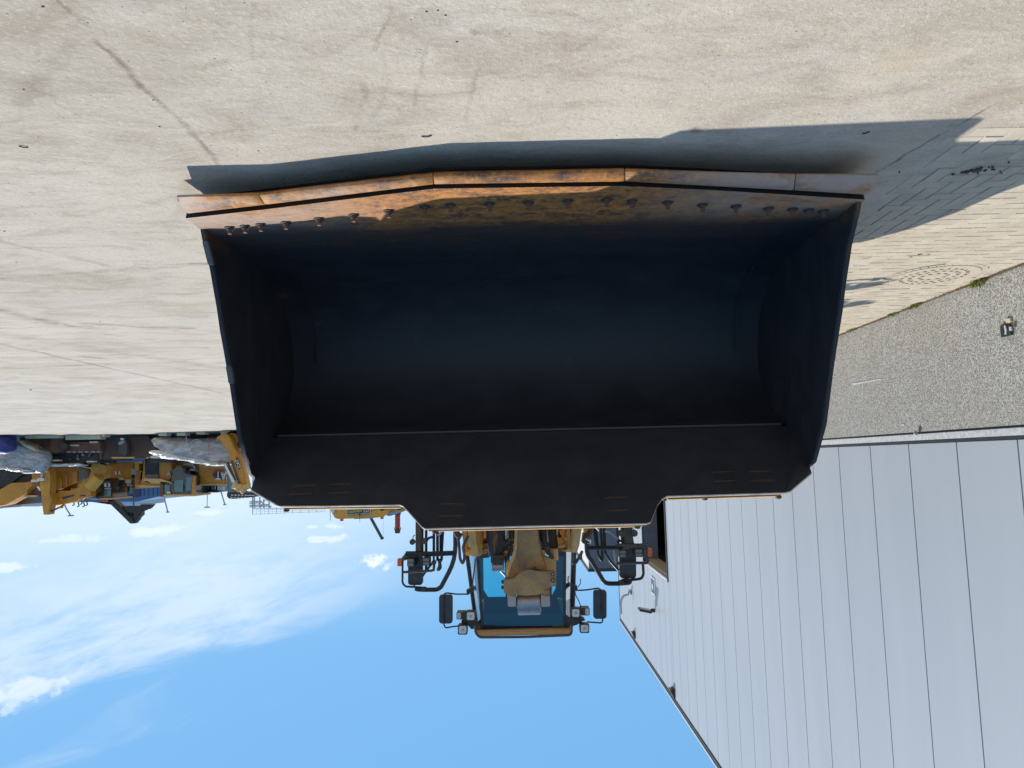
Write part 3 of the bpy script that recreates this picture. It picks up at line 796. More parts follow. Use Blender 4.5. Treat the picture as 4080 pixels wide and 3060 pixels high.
for i in range(900):
    x = rr.uniform(-4.6, 5); yv = 1.2+rr.random()**1.5*9; s_ = rr.uniform(.001, .0028)
    if rr.random() < .25: x = rr.uniform(-4.6, -2.6)
    mb.lump((x, yv, s_*.2), (s_*1.6, s_*.8, s_*.4), i*.37, 1, .6, 2)
o = mb.build('grit', M['dirt']); tag(o, 'small dark clods and grit scattered over the yard', 'grit'); o['kind'] = 'stuff'
mb = MB()
for i in range(600):
    x = rr.uniform(-4.6, 5); yv = 1.2+rr.random()**1.5*7; s_ = rr.uniform(.0015, .004)
    mb.lump((x, yv, s_*.4), (s_*1.4, s_, s_*.7), i*.77, 1, .4, 2)
o = mb.build('pale_grit', M['timber']); tag(o, 'tiny pale stones scattered over the yard', 'grit'); o['kind'] = 'stuff'
# stick-like dark scraps
for px0, py0, px1, py1, lab in ((1680, 544, 1720, 540, 'thin dark twig lying on the open concrete'), (75, 582, 112, 587, 'short dark twig on the concrete nearest the camera corner'),
                           (3437, 1029, 3478, 1023, 'dark flat strip lying on the paving between bucket and wall'), (3733, 1128, 3772, 1127, 'dark flat strip on the paving beside the manhole cover'), (3435, 533, 3465, 524, 'small dark scrap in the bucket shadow')):
    a, b_ = G(px0, py0, .004), G(px1, py1, .004)
    o = MB().tube([a, (a+b_)/2+Vector((0, .004, .003)), b_], .0035, 6).build('scrap', M['black']); tag(o, lab, 'scrap', 'scraps lying on the yard')
p = G(3650, 1300-640)
o = MB()
rq = random.Random(9)
for dx_, dy_, s_ in [(0, 0, .045), (.05, .015, .03)]+[(rq.gauss(-.02, .14), rq.gauss(0, .05), rq.uniform(.006, .018)) for _ in range(26)]:
    q = G(3890, 675); o.lump((q.x+dx_, q.y+dy_, .010), (s_*.7, s_*.5, .006), s_*99, 2, .8, 2.5)
o = o.build('crumbled_dirt', M['dirt'], smooth=True); tag(o, 'dark crumbled dirt on the shaded paving beside the bucket', 'dirt'); o['kind'] = 'stuff'

# ================================================================== WHEEL LOADER
LD = thing('wheel_loader', 'big yellow wheel loader facing the camera with its wide black bucket resting on the yard', 'wheel loader', (-0.15, 9.0, 0))
SL = 0.06                                  # the machine stands slightly askew: depth grows to the right
def gy(x, y): return y + SL*x
def at_line(px, py, y0):
    """point of the pixel ray on the upright plane y = y0 + SL*x"""
    d = ray(px, py); k = y0/(d.y - SL*d.x); return CAM + d*k
XL, XR = -2.13, 1.96                         # bucket sides (inner faces)
BK = MB()
# wrapper profile (y0, z): floor -> curved back -> crease
prof = [(4.62, .165), (5.05, .168), (5.45, .18), (5.75, .24), (6.0, .38), (6.15, .58), (6.22, .80), (6.20, 1.0), (6.10, 1.18), (5.92, 1.34), (5.65, 1.465)]
outp = [(4.62, .10), (5.05, .098), (5.47, .11), (5.80, .18), (6.07, .34), (6.23, .56), (6.30, .80), (6.28, 1.03), (6.16, 1.24), (5.96, 1.41), (5.68, 1.52)]
def sect(poly, x0, x1, mb):
    mb.prism([(x0, gy(x0, y), z) for y, z in poly], (x1-x0, SL*(x1-x0), 0))
ns = 24
inner = [[(XL+(XR-XL)*k/ns, gy(XL+(XR-XL)*k/ns, y), z) for y, z in prof] for k in range(ns+1)]
wr = MB()
n_ = len(prof)
for X_ in (prof, outp):
    vs = [(XL+(XR-XL)*k/ns, gy(XL+(XR-XL)*k/ns, y), z) for k in range(ns+1) for y, z in X_]
    wr.add(vs, [(k*n_+i, (k+1)*n_+i, (k+1)*n_+i+1, k*n_+i+1) for k in range(ns) for i in range(n_-1)])
bucket = wr.build('bucket', M['bucket'], LD, smooth=True)
bm = bmesh.new(); bm.from_mesh(bucket.data); bmesh.ops.subdivide_edges(bm, edges=bm.edges, cuts=1, use_grid_fill=True); bm.to_mesh(bm and bucket.data); bm.free()
# side plates
side = [(4.40, .10), (4.33, .165), (4.36, .22), (4.42, .30), (4.49, .39), (4.61, .62), (4.68, .78), (4.75, .91), (4.86, 1.12), (4.94, 1.30), (5.03, 1.50), (5.24, 1.76), (5.36, 1.80)]
back = [(5.70, 1.53), (6.00, 1.45), (6.22, 1.28), (6.33, 1.04), (6.35, .8), (6.28, .54), (6.11, .30), (5.82, .14), (5.47, .08), (4.62, .08)]
for x0, wd in ((XL, -.035), (XR, .035)):
    mb = MB()
    mb.prism([(x0+wd*.03, gy(x0, y), z) for y, z in side+back], (wd, 0, 0))
    mb.build('side_plate', M['bucket'], bucket, bevel=.006)
    wp = MB()   # bolted wear strips on the leading edge of the side plate
    for a, b_ in () if wd < 0 else (((4.375, .235), (4.475, .37)), ((4.80, 1.00), (4.86, 1.12))):
        wp.prism([(x0-wd*.05, gy(x0, a[0]-.008), a[1]), (x0-wd*.05, gy(x0, b_[0]-.008), b_[1]), (x0-wd*.05, gy(x0, b_[0]+.03), b_[1]), (x0-wd*.05, gy(x0, a[0]+.03), a[1])], (wd*1.15, 0, 0))
        wp.build('wear_strip', M['wearplate'], bucket, bevel=.005); wp = MB()
    # heel gusset inside the corner
# weld bead along the crease
mb = MB(); mb.tube([(XL+.05, gy(XL, 5.65), 1.462), (0, gy(0, 5.65), 1.462), (XR-.05, gy(XR, 5.65), 1.462)], .010, 6)
M['weld'] = paint('weld_bead', (0.045, 0.043, 0.045), 0.6, dirt=(0.07, 0.06, 0.05), dirt_amt=0.5, scale=20)
mb.build('weld_seam', M['weld'], bucket)
for xq in (XL+.22, XR-.22):
    s_ = 1 if xq > 0 else -1
    mb = MB(); mb.tube([(xq, gy(xq, 4.8), .17), (xq, gy(xq, 5.45), .19), (xq, gy(xq, 5.98), .40), (xq+s_*.02, gy(xq, 6.19), .8)], .006, 5)
    mb.build('weld_seam', M['bucket'], bucket)

# spill guard above the crease
GY0, GZ0 = 5.65, 1.475
def gp(px, py):
    """pixel -> point on the leaning guard plane from (GY0,GZ0) to (5.0,2.14)"""
    n = Vector((-SL*(2.14-GZ0), 2.14-GZ0, GY0-4.98))
    p0 = Vector((0, GY0, GZ0)); d = ray(px, py)
    return CAM + d*((p0-CAM).dot(n)/d.dot(n))
gl = [(1000, 1950), (1100, 2010), (1118, 2015), (1300, 2014), (1592, 2009), (1606, 2014), (1625, 2035), (1680, 2096), (1694, 2104), (2100, 2094), (2575, 2084), (2592, 2078), (2620, 2010), (2640, 1985), (2658, 1975),
      (2900, 1968), (3128, 1961), (3150, 1955), (3234, 1884)]
top = [gp(*q) for q in gl]
lowL = Vector((XL-.03, gy(XL, 5.65), 1.475)); lowR = Vector((XR+.03, gy(XR, 5.65), 1.475))
th = Vector((0, .030, .008))
gpts = [lowR]+top+[Vector((XL-.03, top[-1].y+.14, 1.66)), lowL]
mb = MB()
def poly_solid(pts, vec):
    bm = bmesh.new(); vv = [bm.verts.new(p) for p in pts]; f = bm.faces.new(vv)
    bmesh.ops.triangulate(bm, faces=[f]); bm.verts.ensure_lookup_table(); bm.verts.index_update()
    vs = [v.co.copy() for v in bm.verts]; fs = [tuple(v.index for v in q.verts) for q in bm.faces]; bm.free()
    n = len(vs); m_ = MB(); m_.add(vs+[v+Vector(vec) for v in vs], fs+[tuple(n+i for i in q)[::-1] for q in fs]+[(i, (i+1) % n, n+(i+1) % n, n+i) for i in range(n)])
    return m_
poly_solid(gpts, th).build('spill_guard', M['bucket'], bucket, bevel=0)
# scoured thick steel rim on the guard's top edge; pale colour includes painted-in sun
M['rim'] = paint('scoured_sunlit_rim', (0.50, 0.46, 0.42), 0.5, dirt=(0.16, 0.13, 0.13), dirt_amt=0.75, scale=9, metal=0.1)
mb = MB()
upv = Vector((0, -.004, .012))
for i in range(len(top)-1):
    a, b_ = top[i], top[i+1]
    mb.prism([a+Vector((0, -.003, .001)), b_+Vector((0, -.003, .001)), b_+Vector((0, .026, .010)), a+Vector((0, .026, .010))], (0, -.003, .006))
mb.build('guard_rim', M['rim'], bucket)
# yellow painted stiffener behind the rim, three runs
for px0, py0, px1, py1 in ((1120, 2015, 1590, 2009), (1702, 2103, 2568, 2083), (2668, 1976, 3125, 1961)):
    a, b_ = gp(px0, py0)+Vector((0, .05, .028)), gp(px1, py1)+Vector((0, .05, .028))
    MB().prism([a, b_, b_+Vector((0, .05, .010)), a+Vector((0, .05, .010))], (0, .035, -.030)).build('guard_stiffener', M['yellow_dusty'], bucket, bevel=.004)
# little lugs at the back
for px, py in ((1125, 2026), (1728, 2112), (2548, 2094), (2822, 1977), (3120, 1972)):
    a = gp(px, py)+Vector((0, .09, .020)); MB().lump(a, (.022, .025, .014), px, 2, .3).build('lug', M['rustdark'], bucket)
# long rusty slots in the guard
M['slot'] = paint('slot_rust', (0.085, 0.052, 0.026), 0.8, dirt=(0.03, 0.025, 0.02), dirt_amt=0.7, scale=14)
for px0, px1, py in ((1158, 1261, 1940), (1306, 1409, 1935), (1146, 1250, 1974), (1297, 1404, 1969), (1743, 1850, 2014), (1741, 1850, 2062), (2403, 2508, 1988), (2406, 2512, 2040),
                     (2827, 2932, 1886), (2975, 3076, 1884), (2836, 2936, 1923), (2985, 3089, 1920)):
    a, b_ = gp(px0+8, py), gp(px1-8, py-3); r_ = .014
    ax = (b_-a).normalized(); bz = Vector((0, -.67, .665)).normalized(); pts = []
    for k in range(7): t = -math.pi/2+math.pi*k/6; pts.append(b_+ax*math.cos(t)*r_*1.3+bz*math.sin(t)*r_)
    for k in range(7): t = math.pi/2+math.pi*k/6; pts.append(a+ax*math.cos(t)*r_*1.3+bz*math.sin(t)*r_)
    off_ = Vector((0, -.0020, -.0020))
    o = MB(); o.prism([p+off_ for p in pts], (0, .005, .005)); slot = o.build('slot', M['trim_dark'], bucket)
    up2 = bz*r_*.45; o = MB(); o.prism([p*1.0+off_*1.8 for p in [a-bz*r_*.95, b_-bz*r_*.95, b_-bz*r_*.1, a-bz*r_*.1]], (0, .003, .001)); o.build('slot_lip', M['slot'], bucket)

# base edge: spade-shaped plate with the row of countersunk bolts
ZB = .170
fr = [G(785, 869, ZB), G(1060, 834, ZB), G(1400, 792, ZB), G(1728, 752, ZB), G(2110, 746, ZB), G(2490, 741, ZB), G(2850, 758, ZB), G(3160, 777, ZB), G(3420, 796, ZB)]
fr[0].x, fr[-1].x = XR+.035, XL-.035
mb = MB()
bk_ = [Vector((p.x, gy(p.x, 4.66), .172)) for p in fr]
md = [Vector((p.x, p.y+.10, ZB+.002)) for p in fr]
low = [p+Vector((0, 0.012, -.045)) for p in fr]
n = len(fr)
mb.strip(fr, bk_); mb.strip([p-Vector((0, 0, .065)) for p in bk_], low)
mb.build('base_edge', M['base'], bucket)
MB().strip([p+Vector((0, -.12, -.075)) for p in fr], [p+Vector((0, .06, -.055)) for p in fr]).strip(low, fr).build('edge_shade_strip', M['gap'], bucket)  # added tongue stops sun leaking under the edge; front face painted as shade
bolts = [(915, 908), (976, 903), (1039, 896), (1139, 888), (1271, 873), (1409, 858), (1549, 841), (1692, 824), (1795, 816), (1951, 812), (2106, 807), (2263, 800), (2416, 795), (2519, 800), (2661, 806), (2799, 816), (2933, 821), (3063, 830), (3159, 833), (3222, 837), (3281, 840)]
M['bolt'] = paint('rusty_bolt', (0.10, 0.05, 0.04), 0.6, dirt=(0.25, 0.13, 0.06), dirt_amt=0.5, scale=40)
bolt0 = None
for px, py in bolts:
    p = G(px, py, .172)
    if bolt0 is None:
        bo = MB(); bo.cyl((p.x, p.y, .1735), (p.x, p.y, .1765), .034, .031, 20)
        bolt0 = bo.build('bolt', M['darkin'], bucket)
        bh = MB(); bh.cyl((p.x, p.y+.004, .172), (p.x, p.y+.004, .212), .013, .013, 10); bh.cyl((p.x, p.y+.004, .172), (p.x, p.y+.004, .188), .021, .020, 6)
        mh_ = bh.build('bolt_head', M['bolt'], bucket); pb = p.copy()
    else:
        for s_ in (bolt0, mh_):
            c_ = s_.copy(); COL.objects.link(c_); c_.parent = bucket; c_.location = p-pb

# bolt-on cutting edge in five segments; profile (forward, z) in the plane square to the edge
ZF = .145
seg_px = [(703, 785), (1032, 778), (1725, 703), (2490, 684), (3170, 701), (3502, 700)]
sf = [G(x, y, ZF) for x, y in seg_px]
bb_px = [(783, 863), (1066, 827), (1731, 746), (2490, 736), (3160, 771), (3420, 790)]
sb = [G(x, y, ZB+.003) for x, y in bb_px]
for i in range(5):
    a0, a1, b0, b1 = sf[i].copy(), sf[i+1].copy(), sb[i].copy(), sb[i+1].copy()
    d0 = (a1-a0).normalized()*.0025
    if i > 0: a0 += d0; b0 += d0
    if i < 4: a1 -= d0; b1 -= d0
    if i == 0: b0 = b0+Vector((.045, -.005, 0))
    if i == 4: b1 = b1+Vector((-.05, -.005, 0))
    fwd0 = (a0-b0); fwd1 = (a1-b1)
    def sec(a, b_):
        f = Vector((a.x-b_.x, a.y-b_.y, 0))
        return [b_+Vector((0, 0, -.055)), b_+Vector((0, -.016, -.012)), b_+f*.42+Vector((0, 0, -.003)), b_+f*.66+Vector((0, 0, -.012)), Vector((a.x, a.y, ZF)), Vector((a.x, a.y, ZF-.016))+f*-.03, b_+f*.35+Vector((0, 0, -.085)), b_+Vector((0, .0, -.085))]
    A, B = sec(a0, b0), sec(a1, b1)
    nA = len(A); K = 10
    mb = MB(); vs = []
    for k in range(K+1):
        for q in range(nA):
            p = A[q].lerp(B[q], k/K)
            if 0 < k < K and q in (3, 4): p = p + Vector((0, random.uniform(-.002, .002), random.uniform(-.0015, .0015)))
            vs.append(p)
    fs = [tuple(range(nA)), tuple(K*nA+q for q in range(nA))[::-1]]
    for k in range(K):
        for q in range(nA): fs.append((k*nA+q, k*nA+(q+1) % nA, (k+1)*nA+(q+1) % nA, (k+1)*nA+q))
    mb.add(vs, fs)
    mb.build('cutting_edge', M['edge'], bucket, bevel=0.0025, seg=1)

# ---- helpers that read the three detail views of the photograph
def z5(x, y, Y): return at_line(1780+x/4.096, 2080+y/4.096, Y)
def z4(x, y, Y): return at_line(1560+x/4.879, 2060+y/4.879, Y)
def z6(x, y, Y): return at_line(2280+x/3.77, 2060+y/3.77, Y)
def z7(x, y, Y): return at_line(1720+x/3.16, 2300+y/3.16, Y)
def slab(f, pts, Y, dep): return poly_solid([f(x, y, Y) for x, y in pts], (0, dep, 0))
def rrect(x0, y0, x1, y1, r, n=4):
    pts = []
    for cx, cy, a in ((x1-r, y1-r, 0), (x0+r, y1-r, 90), (x0+r, y0+r, 180), (x1-r, y0+r, 270)):
        for k in range(n+1):
            t = R(a+90*k/n); pts.append((cx+r*math.cos(t), cy+r*math.sin(t)))
    return pts

# ---- Z-bar tilt lever
lev = slab(z5, [(1112, 60), (1110, 420), (1085, 540), (1040, 640), (1000, 760), (985, 900), (985, 1150), (1640, 1120), (1640, 800), (1600, 700), (1555, 600), (1520, 480), (1482, 260), (1480, 60)], 6.75, .20).build('tilt_lever', M['tan_lever'], LD, bevel=.012)
slab(z5, [(1116, 60), (1160, 60), (1150, 420), (1128, 545), (1080, 650), (1040, 760), (1010, 870), (990, 900), (1000, 760), (1045, 640), (1085, 540), (1110, 420)], 6.735, .012).build('lever_flange', M['yellow_dusty'], lev)
slab(z5, [(930, 955), (1000, 945), (1120, 910), (1150, 870), (1200, 830), (1260, 795), (1320, 780), (1390, 780), (1440, 795), (1500, 812), (1620, 808), (1760, 808), (1792, 835), (1785, 1040), (1690, 1060), (1600, 1088), (1570, 1150), (1500, 1190), (1300, 1200), (1150, 1192), (1110, 1160), (1050, 1165), (950, 1165), (928, 1150)], 6.60, .07).build('cover_plate', M['tan_lever'], lev, bevel=.01)
slab(z5, [(1135, 890), (1200, 835), (1280, 785), (1400, 770), (1440, 730), (1470, 775), (1520, 800), (1440, 800), (1300, 800), (1200, 860)], 6.64, .06).build('torn_seal', M['dustblack'], lev)
for x, y in ((1730, 850), (1730, 948)):
    p = z5(x, y, 6.59); MB().cyl(p, p+Vector((0, -.03, 0)), .018, n=12).build('bolt', M['dustblack'], lev); p = z5(x, y, 6.555); MB().cyl(p+Vector((0, .004, 0)), p+Vector((0, -.006, 0)), .009, n=6).build('bolt_head', M['steel'], lev)
for y in (975, 1065):
    p = z5(918, y, 6.62); MB().box(p, (.03, .04, .03)).build('bolt', M['black'], lev, bevel=.005)
slab(z5, [(1545, 545), (1600, 560), (1770, 630), (1788, 640), (1785, 830), (1640, 800)], 6.85, .10).build('gusset_plate', M['yellow_dusty'], lev, bevel=.008)
for x0, x1 in ((993, 1135), (1535, 1690)):
    MB_ = slab(z5, [(x0, 1100), (x1, 1100), (x1, 1385), (x0, 1388)], 6.78, .26).build('lever_fork', M['tan_lever'], lev, bevel=.012)
    slab(z5, [(x0+3, 1190), (x1-3, 1215), (x1-4, 1380), (x0+4, 1382)], 6.768, .010).build('fork_wear_face', M['worn'], lev, bevel=.004)
a, b_ = z5(1160, 1295, 6.95), z5(1528, 1285, 6.95)
MB().cyl(a, b_, .125, n=32).build('cylinder_eye', M['steel'], lev, bevel=.006)
a, b_ = z5(1135, 1310, 6.93), z5(1540, 1305, 6.93)
MB().cyl(a, b_, .05, n=20).build('pin', M['black'], lev)
slab(z5, [(980, 640), (1040, 640), (990, 780), (975, 900), (960, 900), (960, 700)], 6.95, .1).build('lever_side', M['yellow_dusty'], lev)
slab(z5, [(945, 560), (980, 560), (985, 1250), (960, 1250)], 7.05, .08).build('lever_side', M['black'], lev)
slab(z5, [(1690, 1060), (1715, 1060), (1712, 1270), (1690, 1270)], 6.9, .1).build('lever_side', M['rustdark'], lev)

# ---- tilt cylinder going back to the frame
a = z5(1345, 1290, 6.98); MB().cyl(a+Vector((0, .05, -.02)), (a.x-.03, 8.6, 2.05), .085, n=20).build('tilt_cylinder', M['yellow_dusty'], LD)

# ---- lift arms: humps either side of the lever
def arm(fn, front, depth, y, name='lift_arm'):
    return slab(fn, front, y, depth).build(name, M['yellow_dusty'], LD, bevel=.012)
al = arm(z5, [(345, 40), (350, 220), (370, 360), (405, 555), (525, 562), (500, 420), (475, 300), (460, 40)], 1.5, 6.5)
slab(z5, [(470, 40), (472, 300), (500, 400), (540, 560), (560, 500), (560, 380), (540, 300), (520, 40)], 6.62, 1.2).build('arm_web', M['yellow'], al, bevel=.006)
slab(z5, [(245, 40), (262, 300), (290, 470), (345, 470), (330, 40)], 6.9, .9).build('arm_web', M['yellow'], al, bevel=.006)
slab(z5, [(290, 470), (410, 470), (410, 552), (300, 552)], 6.7, .3).build('pin_boss', M['yellow'], al, bevel=.01)
ar = arm(z5, [(2078, 40), (2075, 250), (2055, 400), (2045, 500), (2125, 498), (2165, 380), (2190, 200), (2215, 40)], 1.5, 6.6)
slab(z5, [(2000, 40), (2020, 200), (2040, 490), (1985, 490), (1880, 470), (1960, 450), (1975, 380), (1975, 260), (1920, 250), (1920, 300), (1945, 300), (1955, 380), (1820, 430), (1820, 390), (1950, 380)], 6.9, .8).build('arm_web', M['yellow_dusty'], ar)
slab(z5, [(1925, 40), (1995, 40), (1995, 230), (1925, 230)], 7.1, .5).build('arm_web', M['yellow'], ar, bevel=.006)
# boss plates & ports in the middle
for (pts, Y_, dp, mt, nm) in (
    ([(530, 130), (600, 130), (600, 250), (530, 290)], 7.0, .2, 'yellow', 'frame_plate'),
    ([(590, 300), (690, 290), (690, 380), (590, 370)], 7.1, .2, 'rustdark', 'frame_plate'),
    ([(555, 360), (695, 360), (695, 430), (600, 450), (555, 430)], 7.05, .2, 'yellow', 'frame_plate'),
    ([(530, 300), (580, 300), (560, 545), (530, 545)], 7.0, .2, 'yellow_dusty', 'frame_plate'),
    ([(590, 490), (620, 470), (690, 470), (690, 430), (620, 440), (585, 470)], 7.0, .15, 'yellow_dusty', 'frame_plate'),
    ([(545, 540), (700, 500), (700, 580), (500, 600)], 7.4, .2, 'black', 'cross_tube'),
    ([(930, 120), (1000, 120), (1000, 310), (960, 320), (945, 300)], 7.2, .15, 'yellow_dusty', 'frame_plate'),
    ([(1000, 100), (1110, 100), (1110, 310), (1000, 310)], 7.4, .2, 'dustblack', 'valve_block'),
    ([(740, 330), (800, 210), (820, 250), (780, 460), (760, 440)], 7.1, .1, 'yellow_dusty', 'frame_plate'),
    ([(1640, 100), (1665, 100), (1700, 520), (1640, 500)], 7.2, .1, 'yellow_dusty', 'frame_plate'),
    ([(1820, 290), (1940, 300), (1945, 380), (1830, 385)], 7.5, .3, 'dustblack', 'valve_block'),
    ([(1820, 100), (1910, 100), (1905, 280), (1820, 290)], 7.6, .3, 'dustblack', 'valve_block'),
    ([(1795, 460), (1925, 500), (1925, 560), (1795, 555)], 7.8, .3, 'black', 'cross_tube'),
    ([(1510, 490), (1620, 480), (1610, 540), (1520, 530)], 7.4, .2, 'yellow', 'frame_plate'),
    ([(945, 510), (1000, 520), (990, 630), (945, 625)], 7.2, .2, 'yellow', 'frame_plate'),
    ([(530, 40), (1112, 40), (1112, 300), (1000, 480), (700, 540), (530, 480)], 8.3, .3, 'rustdark', 'frame_tower'),
    ([(870, 400), (1110, 400), (1060, 560), (900, 560)], 7.6, .2, 'black', 'valve_block'),
    ([(1480, 40), (1925, 40), (1915, 440), (1800, 520), (1640, 540), (1480, 300)], 8.3, .3, 'rustdark', 'frame_tower')):
    slab(z5, pts, Y_, dp).build(nm, M[mt], LD, bevel=.004)
rod = MB().cyl(z5(968, 60, 7.0), z5(968, 330, 7.05), .022, n=12).build('chrome_rod', M['chrome'], LD)
kp = slab(z5, [(800, 60), (930, 60), (930, 300), (1110, 305), (1110, 360), (990, 375), (900, 410), (880, 440), (880, 545), (790, 545), (800, 430), (840, 300)], 7.0, .12).build('kickout_bracket', M['dustblack'], LD, bevel=.008)
slab(z5, rrect(718, 540, 942, 672, 18), 6.95, .14).build('sensor_block', M['dustblack'], kp, bevel=.006)
for x in (755, 880):
    p = z5(x, 625, 6.945); MB().cyl(p, p+Vector((0, -.012, 0)), .011, n=8).build('bolt_head', M['black'], kp)
a, b_ = z5(742, 728, 7.02), z5(930, 715, 7.02); MB().cyl(a, b_, .050, n=20).build('sensor_drum', M['steel'], kp, bevel=.004)
a, b_ = z5(850, 760, 7.1), z5(980, 900, 7.1); MB().cyl(a, b_, .012, n=8).build('sensor_link', M['galv'], kp)
# wrapped hoses and drain loops
def hose(f, pts, Y_, r, mat='hose', name='hose'):
    return MB().tube([f(x, y, Y_+(q[0] if q else 0)) for x, y, *q in pts], r, 8).build(name, M[mat], LD, smooth=True)
hose(z5, [(690, 60), (695, 300), (725, 450), (725, 560)], 6.9, .026, 'hose_blue')
hose(z5, [(1570, 60), (1570, 200), (1590, 380), (1600, 420)], 6.9, .033, 'hose_blue')
hose(z5, [(1690, 60), (1715, 250), (1740, 430)], 7.0, .05, 'dustblack')
hose(z5, [(1740, 430), (1745, 620)], 6.95, .045, 'yellow_dusty', 'cylinder_barrel')
hose(z5, [(1480, 270), (1560, 380), (1640, 480), (1740, 590)], 6.85, .016, 'hose')
hose(z5, [(1500, 330), (1540, 440), (1640, 440), (1680, 540)], 6.95, .014, 'hose')
hose(z5, [(180, 180), (205, 420), (215, 600), (260, 690), (290, 600), (285, 470)], 6.9, .014)
hose(z5, [(285, 500), (265, 420), (300, 310), (350, 225)], 6.4, .014)
hose(z5, [(2060, 490), (2055, 690), (2110, 670), (2200, 520), (2212, 470)], 6.9, .012)
hose(z5, [(900, 380), (930, 470), (880, 520), (960, 520)], 7.3, .012)
hose(z5, [(1040, 200), (1050, 420), (1000, 560), (990, 640)], 7.2, .02)
hose(z5, [(160, 60), (160, 200), (240, 240)], 6.9, .03, 'rustdark', 'grease_pipe')
for k in range(9):
    p = z5(1572+k*.8, 120+k*32, 6.9); MB().cyl(p+Vector((0, 0, -.004)), p+Vector((0, 0, .004)), .037, n=12).build('hose_band', M['trim_dark'], LD)
hose(z6, [(175, 150), (270, 150), (270, 230), (215, 300)], 7.4, .03, 'rustdark', 'grease_pipe')
slab(z6, [(175, 150), (270, 150), (275, 235), (180, 235)], 7.5, .15).build('frame_plate', M['yellow'], LD)
slab(z6, [(170, 240), (280, 240), (285, 330), (240, 410), (150, 400)], 7.55, .15).build('valve_block', M['dustblack'], LD, bevel=.01)
hose(z6, [(205, 320), (270, 350), (260, 400)], 7.5, .012, 'chrome', 'pipe')
hose(z6, [(5, 560), (0, 700), (50, 690), (150, 510)], 6.9, .012)

# ---- cab
CY = 10.75
def c7(x, y, dy=0): return z7(x, y, CY+dy)
def c5(x, y, dy=0): return z5(x, y, CY+dy)
# pillar corners (photo pixels): front glass and corner panes
FL0, FL1 = c5(500, 590), z7(640, 660, CY)              # glass, photo-left edge (lower, upper in the place)
FR0, FR1 = c5(1930, 555), z7(1672, 640, CY)
OL0, OL1 = c5(335, 560, .32), z7(545, 470, CY+.32)
OR0, OR1 = c5(2082, 520, .32), z7(1775, 400, CY+.32)
ZLOW = 1.55
def down(a, b_, z):                                   # extend the line b->a down to height z
    t = (z-b_.z)/(a.z-b_.z); return b_+(a-b_)*t
ZTOP = z7(1150, 720, CY).z
FL0, FR0 = down(FL0, FL1, ZLOW), down(FR0, FR1, ZLOW)
OL0, OR0 = down(OL0, OL1, ZLOW), down(OR0, OR1, ZLOW)
OL1, OR1 = down(OL1, OL0, ZTOP-.12), down(OR1, OR0, ZTOP-.12)
FL1, FR1 = down(FL1, FL0, ZTOP-.12), down(FR1, FR0, ZTOP-.12)
BYD = 1.75
BL0, BR0 = OL0+Vector((-.02, BYD, 0)), OR0+Vector((.02, BYD, 0)); BL1, BR1 = OL1+Vector((0, BYD, 0)), OR1+Vector((0, BYD, 0))
BL0.z = BR0.z = ZLOW
cab = MB()
cab.tube([OL0, OL1], .032, 8)
CB = cab.build('cab_frame', M['tube'], LD)
CB.name = 'cab'
for a, b_, r_, nm in ((OR0, OR1, .034, 'pillar'), (FL0, FL1, .020, 'pillar'), (FR0, FR1, .020, 'pillar'), (BL0, BL1, .06, 'pillar'), (BR0, BR1, .06, 'pillar')):
    MB().tube([a, b_], r_, 8).build(nm, M['tube'], CB)
def pane(a, b_, c_, d, name, mat, th=.008):
    n = (b_-a).cross(d-a).normalized()*th
    return MB().prism([a, b_, c_, d], n).build(name, mat, CB)
ins = .0
pane(FL0, FR0, FR1, FL1, 'windshield', M['cabglass'])
pane(OL0, FL0, FL1, OL1, 'corner_pane', M['corner_glass'])
pane(FR0, OR0, OR1, FR1, 'corner_pane', M['corner_glass'])
pane(OR0, BR0, BR1, OR1, 'side_window', M['cabglass'])
pane(BL0, OL0, OL1, BL1, 'side_window', M['cabglass'])
# rear wall with its window opening
yb = BL0.y
bx0, bx1 = BR0.x, BL0.x
def cb(x, y): return z5(x, y, yb)
rw = [cb(590, 650), cb(600, 900), cb(640, 1180), cb(720, 1256), cb(1690, 1240), cb(1745, 1180), cb(1775, 900), cb(1775, 620)]
wz0 = 1.9
wx1, wx0 = rw[1].x, rw[6].x
wz1 = rw[3].z
mb = MB()
zt_ = ZTOP-.12
for xa, q0, q1 in ((wx0, BR0, BR1), (wx1, BL0, BL1)):
    mb.prism([(xa, yb-.03, ZLOW), (q0.x, yb-.03, ZLOW), (q1.x, yb-.03, zt_), (xa, yb-.03, zt_)], (0, .06, 0))
mb.bb(wx0, wx1, yb-.029, yb+.029, wz1, zt_+.04); mb.bb(wx0, wx1, yb-.03, yb+.03, ZLOW, wz0)
M['cabin'] = paint('cab_lining', (0.016, 0.013, 0.036), 0.8)
mb.build('rear_wall', M['cabin'], CB)
for sx0, xx_ in ((-1, wx0), (1, wx1)):
    MB().prism([(xx_, yb-.032, wz1+.0), (xx_, yb-.032, wz1-.16), (xx_-sx0*.10, yb-.032, wz1)], (0, .06, 0)).build('window_corner', M['cabin'], CB)
MB().bb(wx0, wx1, yb-.004, yb+.004, wz0, wz1).build('rear_window', glass('rear_glass', (0.75, 1.0, 0.98), .03), CB)
MB().bb(bx0, bx1, OL0.y, yb, ZLOW-.08, ZLOW).build('cab_floor', M['black'], CB)
# seat, headrest, steering column
cxm = (bx0+bx1)/2
seat = MB().box((cxm, yb-.65, 2.15), (.5, .5, .15)).build('seat', M['fargdark'], CB, bevel=.04)
MB().box((cxm, yb-.42, 2.55), (.46, .14, .75)).build('seat_back', M['fargdark'], CB, bevel=.05)
MB().tube([(cxm, CY+.5, ZLOW), (cxm, CY+.75, 2.35)], .035).build('steering_column', M['black'], CB)
